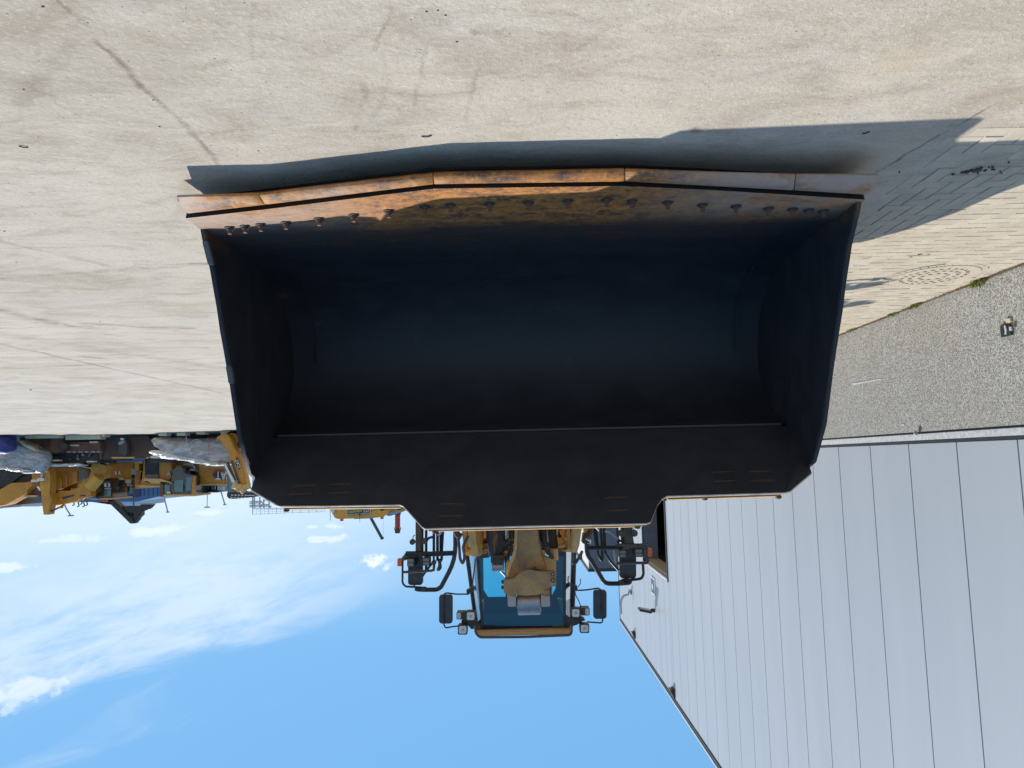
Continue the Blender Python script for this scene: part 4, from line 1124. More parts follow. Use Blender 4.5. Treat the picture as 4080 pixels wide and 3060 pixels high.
# roof
rz0, rz1 = z7(1150, 668, CY-.1).z, z7(1150, 735, CY-.1).z
roofx0, roofx1 = z7(1795, 640, CY-.02).x, z7(515, 690, CY-.02).x
xs_ = (roofx0+roofx1)/2
ry0 = CY-.10
m_, t_, b_p = newmat('ceiling_cloth'); b_p.inputs['Base Color'].default_value = (0.022, 0.026, 0.05, 1); b_p.inputs['Roughness'].default_value = 1; b_p.inputs['Specular IOR Level'].default_value = 0.0  # blue in the colour stands in for sky reflected on the windshield
M['ceiling'] = m_
M['roofu'] = paint('roof_paint', (0.52, 0.31, 0.12), 0.6, dirt=(0.36, 0.27, 0.17), dirt_amt=0.6, scale=3)
rp = [(roofx0+.04, gy(roofx0, ry0), 0), (roofx1-.04, gy(roofx1, ry0), 0), (roofx1+.02, gy(roofx1, ry0)+.5, 0), (roofx1+.02, yb+.35, 0), (roofx0-.02, yb+.35, 0), (roofx0-.02, gy(roofx0, ry0)+.5, 0)]
MB().prism([(x, y, rz0+(x-xs_)*.012) for x, y, z in rp], (0, 0, rz1-rz0)).build('roof', M['roofu'], CB, bevel=.02)
MB().bb(roofx0+.12, roofx1-.12, gy(0, CY+.02), yb+.1, rz0-.05, rz0-.004).build('roof_lining', M['ceiling'], CB)
mb = MB().tube([z7(548, 605, CY-.2), z7(552, 700, CY-.2), z7(600, 757, CY-.2), z7(1180, 752, CY-.2), z7(1740, 728, CY-.2), z7(1762, 690, CY-.2), z7(1758, 600, CY-.2)], .019, 8)
mb.build('roof_rail', M['dustblack'], CB, smooth=True)
# sun visor strip / top shade and wiper
a, b_ = FL1.lerp(FL0, .02), FR1.lerp(FR0, .02)
MB().prism([a+Vector((0, .05, .08)), b_+Vector((0, .05, .08)), b_+Vector((0, .07, -.10)), a+Vector((0, .07, -.10))], (0, .02, 0)).build('sun_visor', M['dustblack'], CB)
MB().tube([c5(470, 600, -.03), c5(430, 930, -.03), c5(420, 1040, -.03)], .010).build('wiper', M['black'], CB)
MB().tube([c5(1985, 880, -.03), c5(1975, 980, -.03), c5(2030, 1050, -.03)], .009).build('wiper', M['black'], CB)
slab(z5, [(318, 695), (345, 695), (372, 840), (345, 842)], CY+.3, .06).build('door_hinge', M['black'], CB)
# mirror brackets on the pillars
for pts, f in (([(320, 1115), (365, 1095), (400, 1065), (440, 1070), (440, 1115), (410, 1150), (380, 1165), (355, 1190), (325, 1188)], z5), ([(2040, 1010), (2070, 1035), (2130, 1045), (2140, 1120), (2110, 1130), (2070, 1100), (2035, 1060)], z5)):
    slab(f, pts, CY+.1, .12).build('mirror_bracket', M['black'], CB)
# cab mirrors
def mirror(f, rect, rr_, Y_, arms, mat='mirror', th=.07, r=.011, name='cab_mirror'):
    c = f((rect[0]+rect[2])/2, (rect[1]+rect[3])/2, Y_)
    m_ = slab(f, rrect(*rect, rr_), Y_, th).build(name, M[mat], LD, bevel=.02)
    slab(f, rrect(rect[0]+8, rect[1]+8, rect[2]-8, rect[3]-8, rr_*.8), Y_+th+.001, .004).build('mirror_glass', M['chrome'], m_)
    for a_ in arms: MB().tube([f(x, y, Y_-.03) for x, y in a_], r, 8).build('mirror_arm', M['tube'], m_, smooth=True)
    return m_
mirror(z7, (92, 222, 262, 585), 38, CY-.15, [[(440, 212), (300, 213), (190, 195), (150, 215), (145, 430)], [(145, 440), (152, 590), (172, 640), (240, 625), (345, 612)]])
mirror(z7, (2038, 162, 2203, 525), 38, CY-.15, [[(1840, 165), (1960, 160), (2095, 135), (2140, 165), (2150, 380)], [(2120, 375), (2148, 400), (2152, 560), (2130, 575), (1960, 562)]])
MB().tube([z7(1805, 175, CY-.1), z7(1815, 230, CY-.1), z7(1855, 300, CY-.1), z7(1882, 385, CY-.1)], .007, 6).build('cable', M['tube'], CB)
MB().tube([z7(1840, 125, CY-.1), z7(1875, 80, CY-.1), z7(1870, 20, CY-.1)], .007, 6).build('cable', M['tube'], CB)
# roof work lights
def lamp(f, x0, y0, x1, y1, Y_, lens='lens', name='work_light'):
    b0 = slab(f, rrect(x0, y0, x1, y1, 20), Y_, .13).build(name, M['black'], LD, bevel=.012)
    k = 13
    slab(f, rrect(x0+k, y0+k, x1-k, y1-k, 20), Y_-.006, .02).build('lens', M[lens], b0, bevel=.006)
    cx, cy = (x0+x1)/2, (y0+y1)/2
    p = f(cx, cy, Y_-.006); MB().cyl(p, p+Vector((0, -.012, 0)), .018, .014, 16).build('bulb_ring', M['worn'], b0)
    return b0
lamp(z7, 430, 428, 552, 552, CY-.1); lamp(z7, 328, 600, 450, 724, CY-.1)
lamp(z7, 1756, 390, 1872, 512, CY-.1); lamp(z7, 1865, 588, 1985, 704, CY-.1)
for (x0, y0, x1, y1, lx0, lx1) in ((312, 440, 430, 532, 318, 368), (1872, 385, 1990, 482, 1934, 1984)):
    b0 = slab(z7, rrect(x0, y0, x1, y1, 16), CY-.02, .16).build('work_light', M['black'], LD, bevel=.012)
    slab(z7, rrect(lx0, y0+8, lx1, y1-8, 14), CY-.028, .02).build('lens', M['lens'], b0, bevel=.004)
for pts in ([(375, 540), (470, 545), (560, 560), (640, 600), (560, 640), (500, 660), (460, 610), (370, 580)], [(1690, 470), (1745, 530), (1830, 540), (1880, 500), (1930, 530), (1930, 545), (1880, 560), (1830, 600), (1760, 620), (1700, 640), (1670, 560), (1660, 500)]):
    slab(z7, pts, CY+.02, .14).build('lamp_bracket', M['black'], LD, bevel=.008)

# ---- fender lights, rails and big mirrors, photo left (machine's left) at FY
FY = 9.05
def tb(f, pts, r, parent, name='rail_tube', mat='tube', Y_=FY):
    return MB().tube([f(x, y, Y_) for x, y in pts], r, 8).build(name, M[mat], parent, smooth=True)
L4 = slab(z4, [(465, 60), (572, 60), (572, 690), (600, 700), (420, 700), (465, 660)], FY, .06).build('lamp_post', M['dustblack'], LD, bevel=.006)
tb(z4, [(280, 712), (500, 708), (760, 720), (1240, 700)], .031, L4)
slab(z4, [(290, 700), (740, 680), (760, 745), (600, 770), (320, 745), (240, 820), (205, 870), (190, 800), (240, 740)], FY-.02, .07).build('lamp_bracket', M['dustblack'], L4, bevel=.006)
for x, w_ in ((597, .022), (673, .022), (822, .022), (893, .024)): tb(z4, [(x, 60), (x, 690)], w_*.8, L4, Y_=FY+.15)
tb(z4, [(673, 700), (673, 1050)], .018, L4, Y_=FY+.15)
tb(z4, [(822, 700), (820, 1050)], .014, L4, Y_=FY+.15)
tb(z4, [(893, 690), (893, 850)], .018, L4, Y_=FY+.15)
tb(z4, [(955, 60), (955, 690)], .018, L4, Y_=FY+.2)
tb(z4, [(1010, 60), (975, 690), (975, 820), (950, 860)], .018, L4, Y_=FY+.2)
tb(z4, [(1240, 60), (1242, 830), (960, 1365), (880, 1412), (660, 1415), (520, 1410), (460, 1392)], .028, L4)
tb(z4, [(280, 712), (215, 830), (212, 1280), (265, 1352), (400, 1358), (660, 1375)], .013, L4)
tb(z4, [(215, 1072), (520, 1060), (822, 1040), (830, 930)], .016, L4, mat='dustblack', Y_=FY-.05)
tb(z4, [(600, 1150), (700, 1010), (780, 910)], .015, L4)
tb(z4, [(690, 440), (740, 400), (810, 388)], .016, L4); tb(z4, [(905, 370), (960, 300), (975, 260)], .016, L4, mat='galv')
for x, y, r_ in ((402, 488, .034), (643, 470, .036), (820, 888, .029)):
    p = z4(x, y, FY-.02); MB().cyl(p, p+Vector((0, .05, 0)), r_*1.05, n=24).build('round_reflector', M['dustblack'], L4, bevel=.006)
tb(z4, [(415, 430), (420, 370), (455, 350)], .006, L4)
slab(z4, [(890, 825), (958, 820), (955, 900), (968, 980), (955, 1040), (905, 1062), (860, 1045), (870, 1010), (900, 985), (905, 920)], FY+.02, .09).build('horn', M['dustblack'], L4, bevel=.015)
slab(z4, [(582, 1378), (664, 1378), (664, 1458), (582, 1455)], FY-.03, .1).build('clamp', M['black'], L4, bevel=.006)
slab(z4, rrect(113, 815, 197, 958, 14), FY-.02, .09).build('turn_signal', M['amber'], L4, bevel=.01)
mirror(z4, (320, 740, 602, 1325), 55, FY+.12, [[(440, 1325), (440, 1360), (560, 1368)]], th=.09, name='fender_mirror')
for x0, x1, y0, y1 in ((303, 440, 805, 968), (602, 745, 790, 945)):
    hd = slab(z4, rrect(x0, y0, x1, y1, 22), FY-.05, .14).build('headlight', M['trim_dark'], LD, bevel=.012)
    ym = (y0+y1)/2
    for ya, yb2 in ((y0+12, ym-6), (ym+8, y1-12)):
        slab(z4, rrect(x0+12, ya, x1-14, yb2, 18), FY-.058, .015).build('lens', M['lens_dim'], hd, bevel=.004)
# ---- same group, photo right
R6 = slab(z6, [(800, 100), (893, 100), (900, 370), (940, 412), (790, 412), (805, 300)], FY, .07).build('lamp_post', M['dustblack'], LD, bevel=.008)
tb(z6, [(215, 465), (640, 462), (760, 450)], .026, R6)
slab(z6, [(640, 425), (740, 402), (1040, 405), (1060, 395), (1100, 440), (1130, 470), (1100, 500), (1060, 470), (960, 455), (700, 470), (650, 460)], FY-.02, .07).build('lamp_bracket', M['dustblack'], R6, bevel=.006)
tb(z6, [(215, 400), (222, 560), (330, 720), (475, 975), (540, 1000), (720, 1000), (860, 985), (872, 960), (860, 950)], .028, R6)
for pts, w_ in (([(312, 100), (345, 380), (365, 440)], .016), ([(350, 100), (385, 400), (385, 560), (440, 650), (455, 640), (448, 440), (428, 100)], .018), ([(480, 100), (492, 440)], .020), ([(670, 100), (690, 400)], .018), ([(695, 340), (750, 385)], .014), ([(760, 120), (768, 400)], .03)):
    tb(z6, pts, w_, R6, Y_=FY+.2)
tb(z6, [(490, 220), (530, 215), (600, 260), (690, 330)], .014, R6, mat='galv', Y_=FY+.1)
tb(z6, [(340, 140), (405, 205)], .012, R6, mat='galv', Y_=FY+.1)
tb(z6, [(492, 470), (500, 530), (560, 650), (640, 740), (695, 800)], .016, R6, Y_=FY+.2)
for x, y in ((745, 246), (935, 245)):
    p = z6(x, y, FY-.02); MB().cyl(p, p+Vector((0, .05, 0)), .043, n=24).build('round_reflector', M['dustblack'], R6, bevel=.006)
tb(z6, [(925, 195), (910, 165), (890, 150)], .006, R6)
tb(z6, [(1100, 440), (1133, 480), (1138, 670), (1120, 690), (900, 690), (665, 698)], .018, R6, mat='dustblack')
tb(z6, [(1060, 690), (1072, 860), (1040, 925), (940, 940), (800, 950)], .017, R6)
tb(z6, [(740, 950), (850, 925)], .015, R6)
slab(z6, [(705, 965), (775, 960), (778, 1025), (710, 1028)], FY-.03, .1).build('clamp', M['black'], R6, bevel=.006)
slab(z6, rrect(1133, 475, 1200, 595, 12), FY-.02, .09).build('turn_signal', M['amber'], R6, bevel=.01)
mirror(z6, (718, 475, 962, 922), 45, FY+.12, [], th=.09, name='fender_mirror')
slab(z6, [(618, 462), (640, 465), (662, 700), (636, 660)], FY+.06, .02).build('side_mirror_edge', M['worn'], R6)
for x0, x1, y0, y1 in ((945, 1062, 478, 602), (703, 815, 498, 612)):
    hd = slab(z6, rrect(x0, y0, x1, y1, 18), FY-.05, .14).build('headlight', M['trim_dark'], LD, bevel=.012)
    ym = (y0+y1)/2
    for ya, yb2 in ((y0+10, ym-5), (ym+6, y1-10)):
        slab(z6, rrect(x0+10, ya, x1-12, yb2, 14), FY-.058, .015).build('lens', M['lens_dim'], hd, bevel=.004)

# lower runs of the rails down to the step platforms, hidden behind the bucket from the front
for f, par, cols in ((z4, L4, ((518, .03, 0), (597, .018, .15), (822, .018, .15), (955, .018, .2), (1240, .028, 0))), (z6, R6, ((848, .035, 0), (485, .020, .2), (670, .018, .2), (328, .016, .2)))):
    for x, r_, dy_ in cols:
        p = f(x, 60 if f is z4 else 100, FY+dy_)
        MB().tube([(p.x, p.y, 1.1), (p.x, p.y, p.z+.01)], r_, 8).build('rail_tube', M['tube'], par, smooth=True)
# ---- body behind the bucket: frame, axle, wheels, fenders, engine hood
cxl = -0.18
def LX(x, y): return cxl + x - (y-9)*.0
MB().bb(cxl-.55, cxl+.55, 6.9, 10.0, .75, 1.75).build('front_frame', M['yellow'], LD, bevel=.03)
for s_ in (-1, 1):
    x = cxl+s_*.72
    MB().prism([(x-.09, 6.36, .55), (x-.09, 6.45, .95), (x-.09, 7.2, 1.55), (x-.09, 8.9, 2.0), (x-.09, 9.2, 1.75), (x-.09, 8.8, 1.3), (x-.09, 7.4, 1.05), (x-.09, 6.5, .45)], (.18, 0, 0)).build('lift_arm', M['yellow_dusty'], LD, bevel=.012)
def wheel(x, y, s_):
    r = .88; w_ = .68; seg = 40; pr = [(.50, -.30), (.62, -.34), (.80, -.33), (.87, -.26), (.88, 0), (.87, .26), (.80, .33), (.62, .34), (.50, .30)]
    mb = MB(); vs = []
    for k in range(seg):
        a = 2*math.pi*k/seg
        for rr2, xx2 in pr: vs.append((x+xx2, y+rr2*math.cos(a), .88+rr2*math.sin(a)))
    n = len(pr); mb.add(vs, [(k*n+i, k*n+i+1, ((k+1) % seg)*n+i+1, ((k+1) % seg)*n+i) for k in range(seg) for i in range(n-1)])
    t = mb.build('tyre', M['rubber'], LD, smooth=True)
    lg = MB()
    for k in range(22):
        for q in (-1, 1):
            a = 2*math.pi*(k+.25*q)/22
            ca, sa = math.cos(a), math.sin(a); ca2, sa2 = math.cos(a+.10*q+.12), math.sin(a+.10*q+.12)
            lg.box((x+q*.17, y+.885*ca, .88+.885*sa), (.30, .07, .045), M=Matrix.Rotation(a-math.pi/2, 3, 'X') @ Matrix.Rotation(.45*q, 3, 'Z'))
    lg.build('tread', M['rubber'], t)
    rm = MB(); rm.cyl((x+s_*.12, y, .88), (x+s_*.26, y, .88), .50, .50, 32); rm.cyl((x+s_*.26, y, .88), (x+s_*.34, y, .88), .22, .2, 24)
    rm.build('rim', M['yellow'], t)
for x, s_ in ((cxl-1.12, -1), (cxl+1.12, 1)):
    for y in (8.0, 11.7): wheel(x, y, s_)
    fd = MB(); pts = [(x-.34, 8.0+1.02*math.cos(a), .88+1.02*math.sin(a)) for a in [R(q) for q in range(20, 161, 14)]]; pts2 = [(x-.34, 8.0+.98*math.cos(a), .88+.98*math.sin(a)) for a in [R(q) for q in range(160, 19, -14)]]
    fd.prism(pts+pts2, (.68, 0, 0)).build('fender', M['black'], LD)
MB().cyl((cxl-1.0, 8.0, .88), (cxl+1.0, 8.0, .88), .2, n=20).build('axle', M['yellow'], LD)
MB().cyl((cxl-1.0, 11.7, .88), (cxl+1.0, 11.7, .88), .2, n=20).build('axle', M['yellow'], LD)
MB().bb(cxl-.65, cxl+.65, 10.2, 12.0, .8, 1.45).build('rear_frame', M['yellow'], LD, bevel=.03)
MB().bb(cxl-.80, cxl+.80, 12.3, 14.2, 1.0, 2.35).build('engine_hood', M['yellow'], LD, bevel=.08)
MB().bb(cxl-.95, cxl+.95, 14.0, 14.5, .6, 1.3).build('counterweight', M['yellow'], LD, bevel=.06)
for s_ in (-1, 1):
    x = cxl+s_*1.15
    MB().bb(x-.45, x+.45, 8.85, 10.6, 1.05, 1.12).build('step_platform', M['black'], LD)
    MB().bb(x-.25, x+.25, 9.4, 10.2, .5, .9).build('step', M['black'], LD)
# ================================================================== MACHINES ACROSS THE YARD
def r1(x, y, Y): return P(x/4.148, 1700+y/4.148, Y)
def r2(x, y, Y): return P(400+x/3.352, 1700+y/3.352, Y)
def r3(x, y, Y): return P(980+x/3.253, 1900+y/3.253, Y)
def fs(f, pts, Y, dep, name, mat, parent, bevel=0.0):
    return poly_solid([f(x, y, Y) for x, y in pts], (0, dep, 0)).build(name, M[mat], parent, bevel=bevel)
def q4(x0, y0, x1, y1): return [(x0, y0), (x1, y0), (x1, y1), (x0, y1)]
def crawler(parent, x0, x1, Y, dep=.6, h=.85):
    """one track seen from the side: belt loop, rollers and shoes"""
    n = 10; pts = []
    r_ = h/2
    for k in range(n+1): a = R(-90+180*k/n); pts.append((x1-r_+r_*math.cos(a), r_+r_*math.sin(a)))
    for k in range(n+1): a = R(90+180*k/n); pts.append((x0+r_+r_*math.cos(a), r_+r_*math.sin(a)))
    MB().prism([(x, Y, z+.01) for x, z in pts], (0, dep, 0)).build('track', M['rustdark'], parent)
    k = x0+r_
    while k < x1-r_+.01:
        MB().cyl((k, Y-.03, .28), (k, Y, .28), .17, n=14).build('roller', M['black'], parent); k += (x1-x0-2*r_)/5
    for x in (x0+r_, x1-r_): MB().cyl((x, Y-.04, r_), (x, Y, r_), r_*.75, n=18).build('sprocket', M['yellow_far'], parent)

# --- excavator carrying the hexagon badge
t = thing('excavator', 'yellow excavator with a red hexagon badge on its rear body, parked behind wrapped steel', 'excavator', (P(800, 1735, 38.5).x, 38.5, 0))
fs(r2, [(1310, 480), (1680, 480), (1680, 775), (1310, 775)], 38.5, 2.6, 'body', 'yellow_far', t, .05)
fs(r2, [(1310, 765), (1680, 765), (1680, 785), (1310, 785)], 38.4, 2.8, 'body_trim', 'yellow_dusty', t)
fs(r2, [(940, 430), (1320, 430), (1320, 600), (1150, 600), (1100, 520), (960, 520)], 38.7, 2.2, 'engine_cover', 'yellow_far', t, .04)
fs(r2, [(1110, 490), (1230, 490), (1300, 590), (1285, 605), (1215, 515), (1110, 515)], 38.45, .3, 'handrail', 'galv', t)
fs(r2, [(1170, 560), (1290, 570), (1290, 590), (1175, 585)], 38.45, .2, 'handrail', 'white', t)
fs(r2, [(960, 520), (1080, 518), (1100, 540), (1160, 600), (1140, 610), (1080, 545), (980, 545)], 38.4, .3, 'fender', 'yellow_dusty', t)
fs(r2, [(1310, 520), (1450, 515), (1450, 535), (1330, 530)], 38.4, .3, 'step', 'timber', t)
fs(r2, q4(1260, 770, 1360, 880), 39.5, 1.2, 'cab_window', 'farglass', t)
fs(r2, q4(1350, 785, 1560, 880), 39.7, 1.5, 'rear_screen', 'fargdark', t)
fs(r2, q4(1420, 790, 1450, 840), 39.5, .1, 'glass_glint', 'farglass', t)
fs(r2, q4(1480, 790, 1530, 840), 39.5, .1, 'glass_glint', 'farglass', t)
fs(r2, [(1255, 870), (1360, 860), (1560, 855), (1660, 850), (1570, 870), (1360, 885), (1255, 885)], 39.4, 1.6, 'cab_roof', 'black', t)
fs(r2, [(1565, 790), (1635, 790), (1635, 850), (1568, 850)], 39.1, .3, 'mirror', 'galv', t)
fs(r2, [(1240, 640), (1320, 605), (1320, 720), (1255, 740)], 38.6, 1.0, 'vent_panel', 'rust', t)
for k in range(6): fs(r2, q4(1258, 655+k*16, 1310, 661+k*16), 38.55, .05, 'louvre', 'orange', t)
# badge: red hexagon outline behind heavy letters (the first letter is hidden by the next machine's cab)
fs(r2, [(1520, 575), (1620, 565), (1655, 640), (1625, 700), (1530, 705), (1485, 640)], 38.44, .05, 'badge', 'orange', t)
fs(r2, [(1535, 592), (1640, 585), (1650, 640), (1620, 690), (1540, 692), (1505, 640)], 38.4, .03, 'badge_inner', 'black', t)
def text(s_, f, x0, y0, x1, y1, Y, mat, parent, name='lettering', bold=.0, shear=0, ang=0):
    """lettering that reads upright in the place, between two photo corners (x0 > x1 because the photo is upside down)"""
    cu = bpy.data.curves.new(name, 'FONT'); cu.body = s_; cu.extrude = .004; cu.offset = bold; cu.shear = shear
    cu.align_x = 'CENTER'; cu.align_y = 'CENTER'
    o = bpy.data.objects.new(name, cu); COL.objects.link(o)
    bpy.context.view_layer.update()
    dg = bpy.context.evaluated_depsgraph_get(); me = bpy.data.meshes.new_from_object(o.evaluated_get(dg))
    bpy.data.objects.remove(o)
    A, B = f(x0, y0, Y), f(x1, y1, Y); W, H = abs(B.x-A.x), abs(B.z-A.z); C_ = (A+B)/2
    xs_ = [v.co.x for v in me.vertices]; ys_ = [v.co.y for v in me.vertices]
    w0, h0 = max(xs_)-min(xs_), max(ys_)-min(ys_); mx, my = (max(xs_)+min(xs_))/2, (max(ys_)+min(ys_))/2
    org = ORG[root_of(parent).name]
    for v in me.vertices:
        lx, lz = (v.co.x-mx)/w0*W, (v.co.y-my)/h0*H
        lx, lz = lx*math.cos(ang)-lz*math.sin(ang), lx*math.sin(ang)+lz*math.cos(ang)
        v.co = Vector((C_.x+lx, C_.y-v.co.z, C_.z+lz))-org
    me.materials.clear(); me.materials.append(M[mat])
    o = bpy.data.objects.new(name, me); COL.objects.link(o); o.parent = parent
    return o
text('CAT', r2, 1752, 705, 1540, 600, 38.36, 'white', t, bold=.02)
fs(r2, [(1600, 600), (1665, 600), (1632, 635)], 38.32, .03, 'badge_triangle', 'yellow_far', t)
crawler(t, P(960, 1735, 38.5).x, P(700, 1735, 38.5).x, 38.6)
# --- front excavator: cab with light bar, boom with chrome ram
t = thing('excavator', 'nearest yellow excavator with folded boom and long chrome ram, half hidden behind the loader bucket', 'excavator', (P(960, 1735, 33.5).x, 33.5, 0))
fs(r2, [(1690, 640), (1720, 640), (1760, 740), (1800, 800), (1790, 930), (1700, 940)], 34, 1.6, 'cab', 'fargdark', t)
fs(r2, [(1705, 665), (1745, 700), (1790, 820), (1790, 870), (1712, 880)], 33.95, .04, 'cab_window', 'farglass', t)
fs(r2, [(1690, 885), (2050, 880), (2050, 940), (1960, 950), (1780, 965), (1715, 960), (1690, 930)], 33.8, 1.8, 'cab_roof', 'black', t)
for k in range(5):
    fs(r2, rrect(1745+k*45, 908, 1775+k*45, 922, 5), 33.75, .05, 'roof_lamp', 'lens', t)
    fs(r2, rrect(1735+k*45, 940, 1765+k*45, 950, 4), 33.75, .05, 'roof_lamp', 'lens', t)
fs(r2, rrect(1955, 912, 2045, 924, 5), 33.75, .05, 'roof_lamp', 'lens', t)
bo = fs(r2, [(1690, 95), (1740, 160), (1790, 280), (1880, 430), (1960, 780), (1960, 820), (1900, 840), (1850, 760), (1790, 600), (1740, 470), (1700, 330), (1600, 180), (1540, 150), (1620, 100)], 33.5, .5, 'boom', 'yellow_far', t, .04)
fs(r2, [(1735, 450), (1760, 450), (1870, 760), (1840, 760)], 33.45, .04, 'boom_plate', 'fargdark', bo)
MB().cyl(r2(1665, 500, 33.3), r2(1780, 745, 33.3), .075, n=12).build('chrome_ram', M['chrome'], t)
MB().cyl(r2(1700, 480, 33.3), r2(1800, 720, 33.35), .05, n=12).build('ram_barrel', M['black'], t)
for x, y, s_ in ((1800, 790, .16), (1850, 820, .18), (1900, 850, .14), (1930, 810, .14), (1960, 800, .12)):
    MB().lump(r2(x, y, 33.3), (s_, .15, s_), x, 2, .5).build('pin_joint', M['yellow_dusty'], t)
fs(r2, [(1960, 800), (1990, 800), (2250, 990), (2235, 1000)], 33.5, .08, 'grab_rail', 'galv', t)
fs(r2, [(1800, 445), (1820, 385), (1850, 450), (1870, 540), (1850, 570), (1825, 540), (1805, 500)], 33.46, .03, 'boom_badge', 'black', bo)
fs(r2, [(1805, 420), (1820, 385), (1840, 430), (1822, 415), (1812, 440)], 33.44, .03, 'boom_badge_tip', 'orange', bo)
def rot_text(s_, f, cx, cy, w_, h_, Y, ang, mat, parent):
    return text(s_, f, cx+w_/2, cy-h_/2, cx-w_/2, cy+h_/2, Y, mat, parent, ang=ang, bold=.02)
rot_text('CAT', r2, 1836, 490, 120, 42, 33.43, R(-68), 'white', bo)
fs(r2, [(1690, 95), (1760, 100), (1880, 130), (1960, 260), (1900, 300), (1800, 150)], 34.1, 2.5, 'body', 'fargdark', t)
crawler(t, P(1020, 1735, 34.1).x-1.2, P(890, 1735, 34.1).x, 34.1)
# --- excavator with the open black door panel and tinted cab
t = thing('excavator', 'yellow excavator with an open black side panel and a tall tinted cab', 'excavator', (P(600, 1735, 42.5).x, 42.5, 0))
bdy = fs(r2, [(560, 430), (880, 430), (940, 460), (960, 560), (960, 740), (820, 730), (800, 800), (515, 800), (515, 590), (580, 580), (580, 470)], 38, 2.8, 'body', 'yellow_far', t, .04)
fs(r2, q4(595, 435, 775, 670), 37.94, .05, 'open_panel', 'darkin', t)
fs(r2, rrect(600, 640, 775, 685, 10), 37.9, .05, 'panel_sill', 'fargdark', t)
fs(r2, [(575, 690), (800, 695), (950, 745), (940, 760), (850, 740), (800, 735), (800, 760), (680, 755), (620, 725), (575, 735)], 37.5, .5, 'walkway', 'yellow_dusty', t)
fs(r2, [(515, 780), (800, 792), (800, 808), (530, 808)], 37.9, 2.9, 'body_trim', 'yellow_dusty', t)
fs(r2, [(880, 650), (915, 590), (940, 640), (920, 650)], 37.9, .05, 'side_badge', 'galv', t)
fs(r2, [(835, 420), (950, 430), (950, 540), (870, 530)], 38.1, 2, 'counterweight', 'rust', t)
cb2 = fs(r2, [(960, 600), (975, 555), (1030, 540), (1100, 548), (1130, 620), (1250, 650), (1240, 920), (840, 920), (840, 765), (950, 760)], 37.7, 1.7, 'cab', 'fargdark', t, .03)
for a in (q4(855, 780, 925, 890), [(985, 720), (1110, 710), (1095, 870), (985, 870)], [(1150, 670), (1230, 665), (1215, 850), (1145, 860)]):
    fs(r2, a, 37.65, .04, 'cab_window', 'farglass', cb2)
fs(r2, q4(990, 785, 1105, 865), 37.62, .03, 'cab_window', 'farglass', cb2)
fs(r2, q4(885, 868, 935, 893), 37.6, .03, 'sticker', 'white', cb2)
fs(r2, [(835, 905), (1250, 905), (1250, 930), (840, 935)], 37.5, 2.1, 'cab_roof', 'yellow_dusty', t, .02)
fs(r2, [(795, 740), (840, 730), (840, 935), (790, 935)], 37.6, .2, 'cab_post', 'rust', t)
fs(r2, [(1235, 660), (1262, 655), (1255, 925), (1215, 925)], 37.55, .2, 'cab_post', 'yellow_far', t)
for k in range(7): fs(r2, q4(470, 590+k*28, 510, 600+k*28), 37.95, .06, 'louvre', 'rust', t)
fs(r2, q4(465, 490, 515, 800), 38, 2.0, 'louvre_housing', 'yellow_far', t)
crawler(t, P(700, 1735, 38.1).x, P(560, 1735, 38.1).x, 38.1)
# --- yellow body with lamps behind the rust-brown blade
t = thing('dump_truck', 'boxy bright yellow machine body with twin lamps behind the dark brown blade', 'machine', (P(470, 1735, 39.5).x, 39.5, 0))
fs(r2, [(100, 480), (450, 470), (460, 800), (330, 720), (120, 690)], 39.1, 2.6, 'body', 'yellow_far', t, .05)
for x in (205, 255):
    fs(r2, rrect(x-14, 595, x+12, 640, 10), 39.05, .05, 'lamp', 'lens', t)
fs(r2, q4(335, 705, 405, 755), 39, .2, 'lamp_box', 'timber', t)
fs(r2, q4(410, 560, 465, 640), 39, .2, 'grille', 'galv', t); fs(r2, q4(415, 640, 465, 690), 39, .2, 'grille', 'fargdark', t)
for pts in ([(150, 700), (160, 700), (170, 800), (155, 800)], [(180, 740), (330, 760), (330, 772), (180, 755)], [(320, 720), (332, 720), (332, 800), (320, 800)], [(430, 720), (445, 720), (445, 1060), (435, 1060)], [(150, 800), (450, 800), (450, 812), (150, 812)]):
    fs(r2, pts, 39, .06, 'handrail', 'rust', t)
fs(r2, [(230, 680), (300, 680), (310, 710), (240, 715)], 38.9, .2, 'beacon', 'timber', t)
fs(r2, [(300, 790), (400, 790), (395, 830), (370, 900), (350, 900), (345, 840), (310, 830)], 40, .5, 'hook', 'fargdark', t)
fs(r2, [(410, 690), (470, 690), (470, 830), (420, 820)], 39.1, 2, 'rear_panel', 'yellow_far', t)
crawler(t, P(530, 1735, 39.3).x, P(420, 1735, 39.3).x, 39.3)
# --- wheel loader linkage at the middle left, dark cab
t = thing('wheel_loader', 'yellow wheel loader with bent lift arms and tilt ram, dark round-edged cab behind', 'wheel loader', (P(320, 1735, 37.5).x, 37.5, 0))
fs(r1, [(860, 1310), (870, 1200), (930, 1080), (1000, 1060), (1290, 1060), (1330, 960), (1430, 900), (1500, 760), (1510, 620), (1620, 600), (1740, 640), (1760, 720), (1730, 850), (1690, 860), (1660, 800), (1570, 790), (1480, 880), (1420, 960), (1450, 1010), (1500, 1080), (1490, 1160), (1320, 1190), (1270, 1230), (1060, 1280)], 37.1, .5, 'lift_arm', 'yellow_far', t, .05)
MB().cyl(r1(1480, 1010, 36.8), r1(1640, 830, 36.8), .30, n=20).build('tilt_ram', M['yellow'], t, bevel=.02)
fs(r1, [(1030, 1165), (1215, 1125), (1215, 1145), (1130, 1170), (1035, 1200)], 37.05, .04, 'arm_marking', 'navy', t)
fs(r1, [(1320, 1130), (1400, 1130), (1400, 1150), (1360, 1145), (1320, 1150)], 37.05, .04, 'arm_marking', 'black', t)
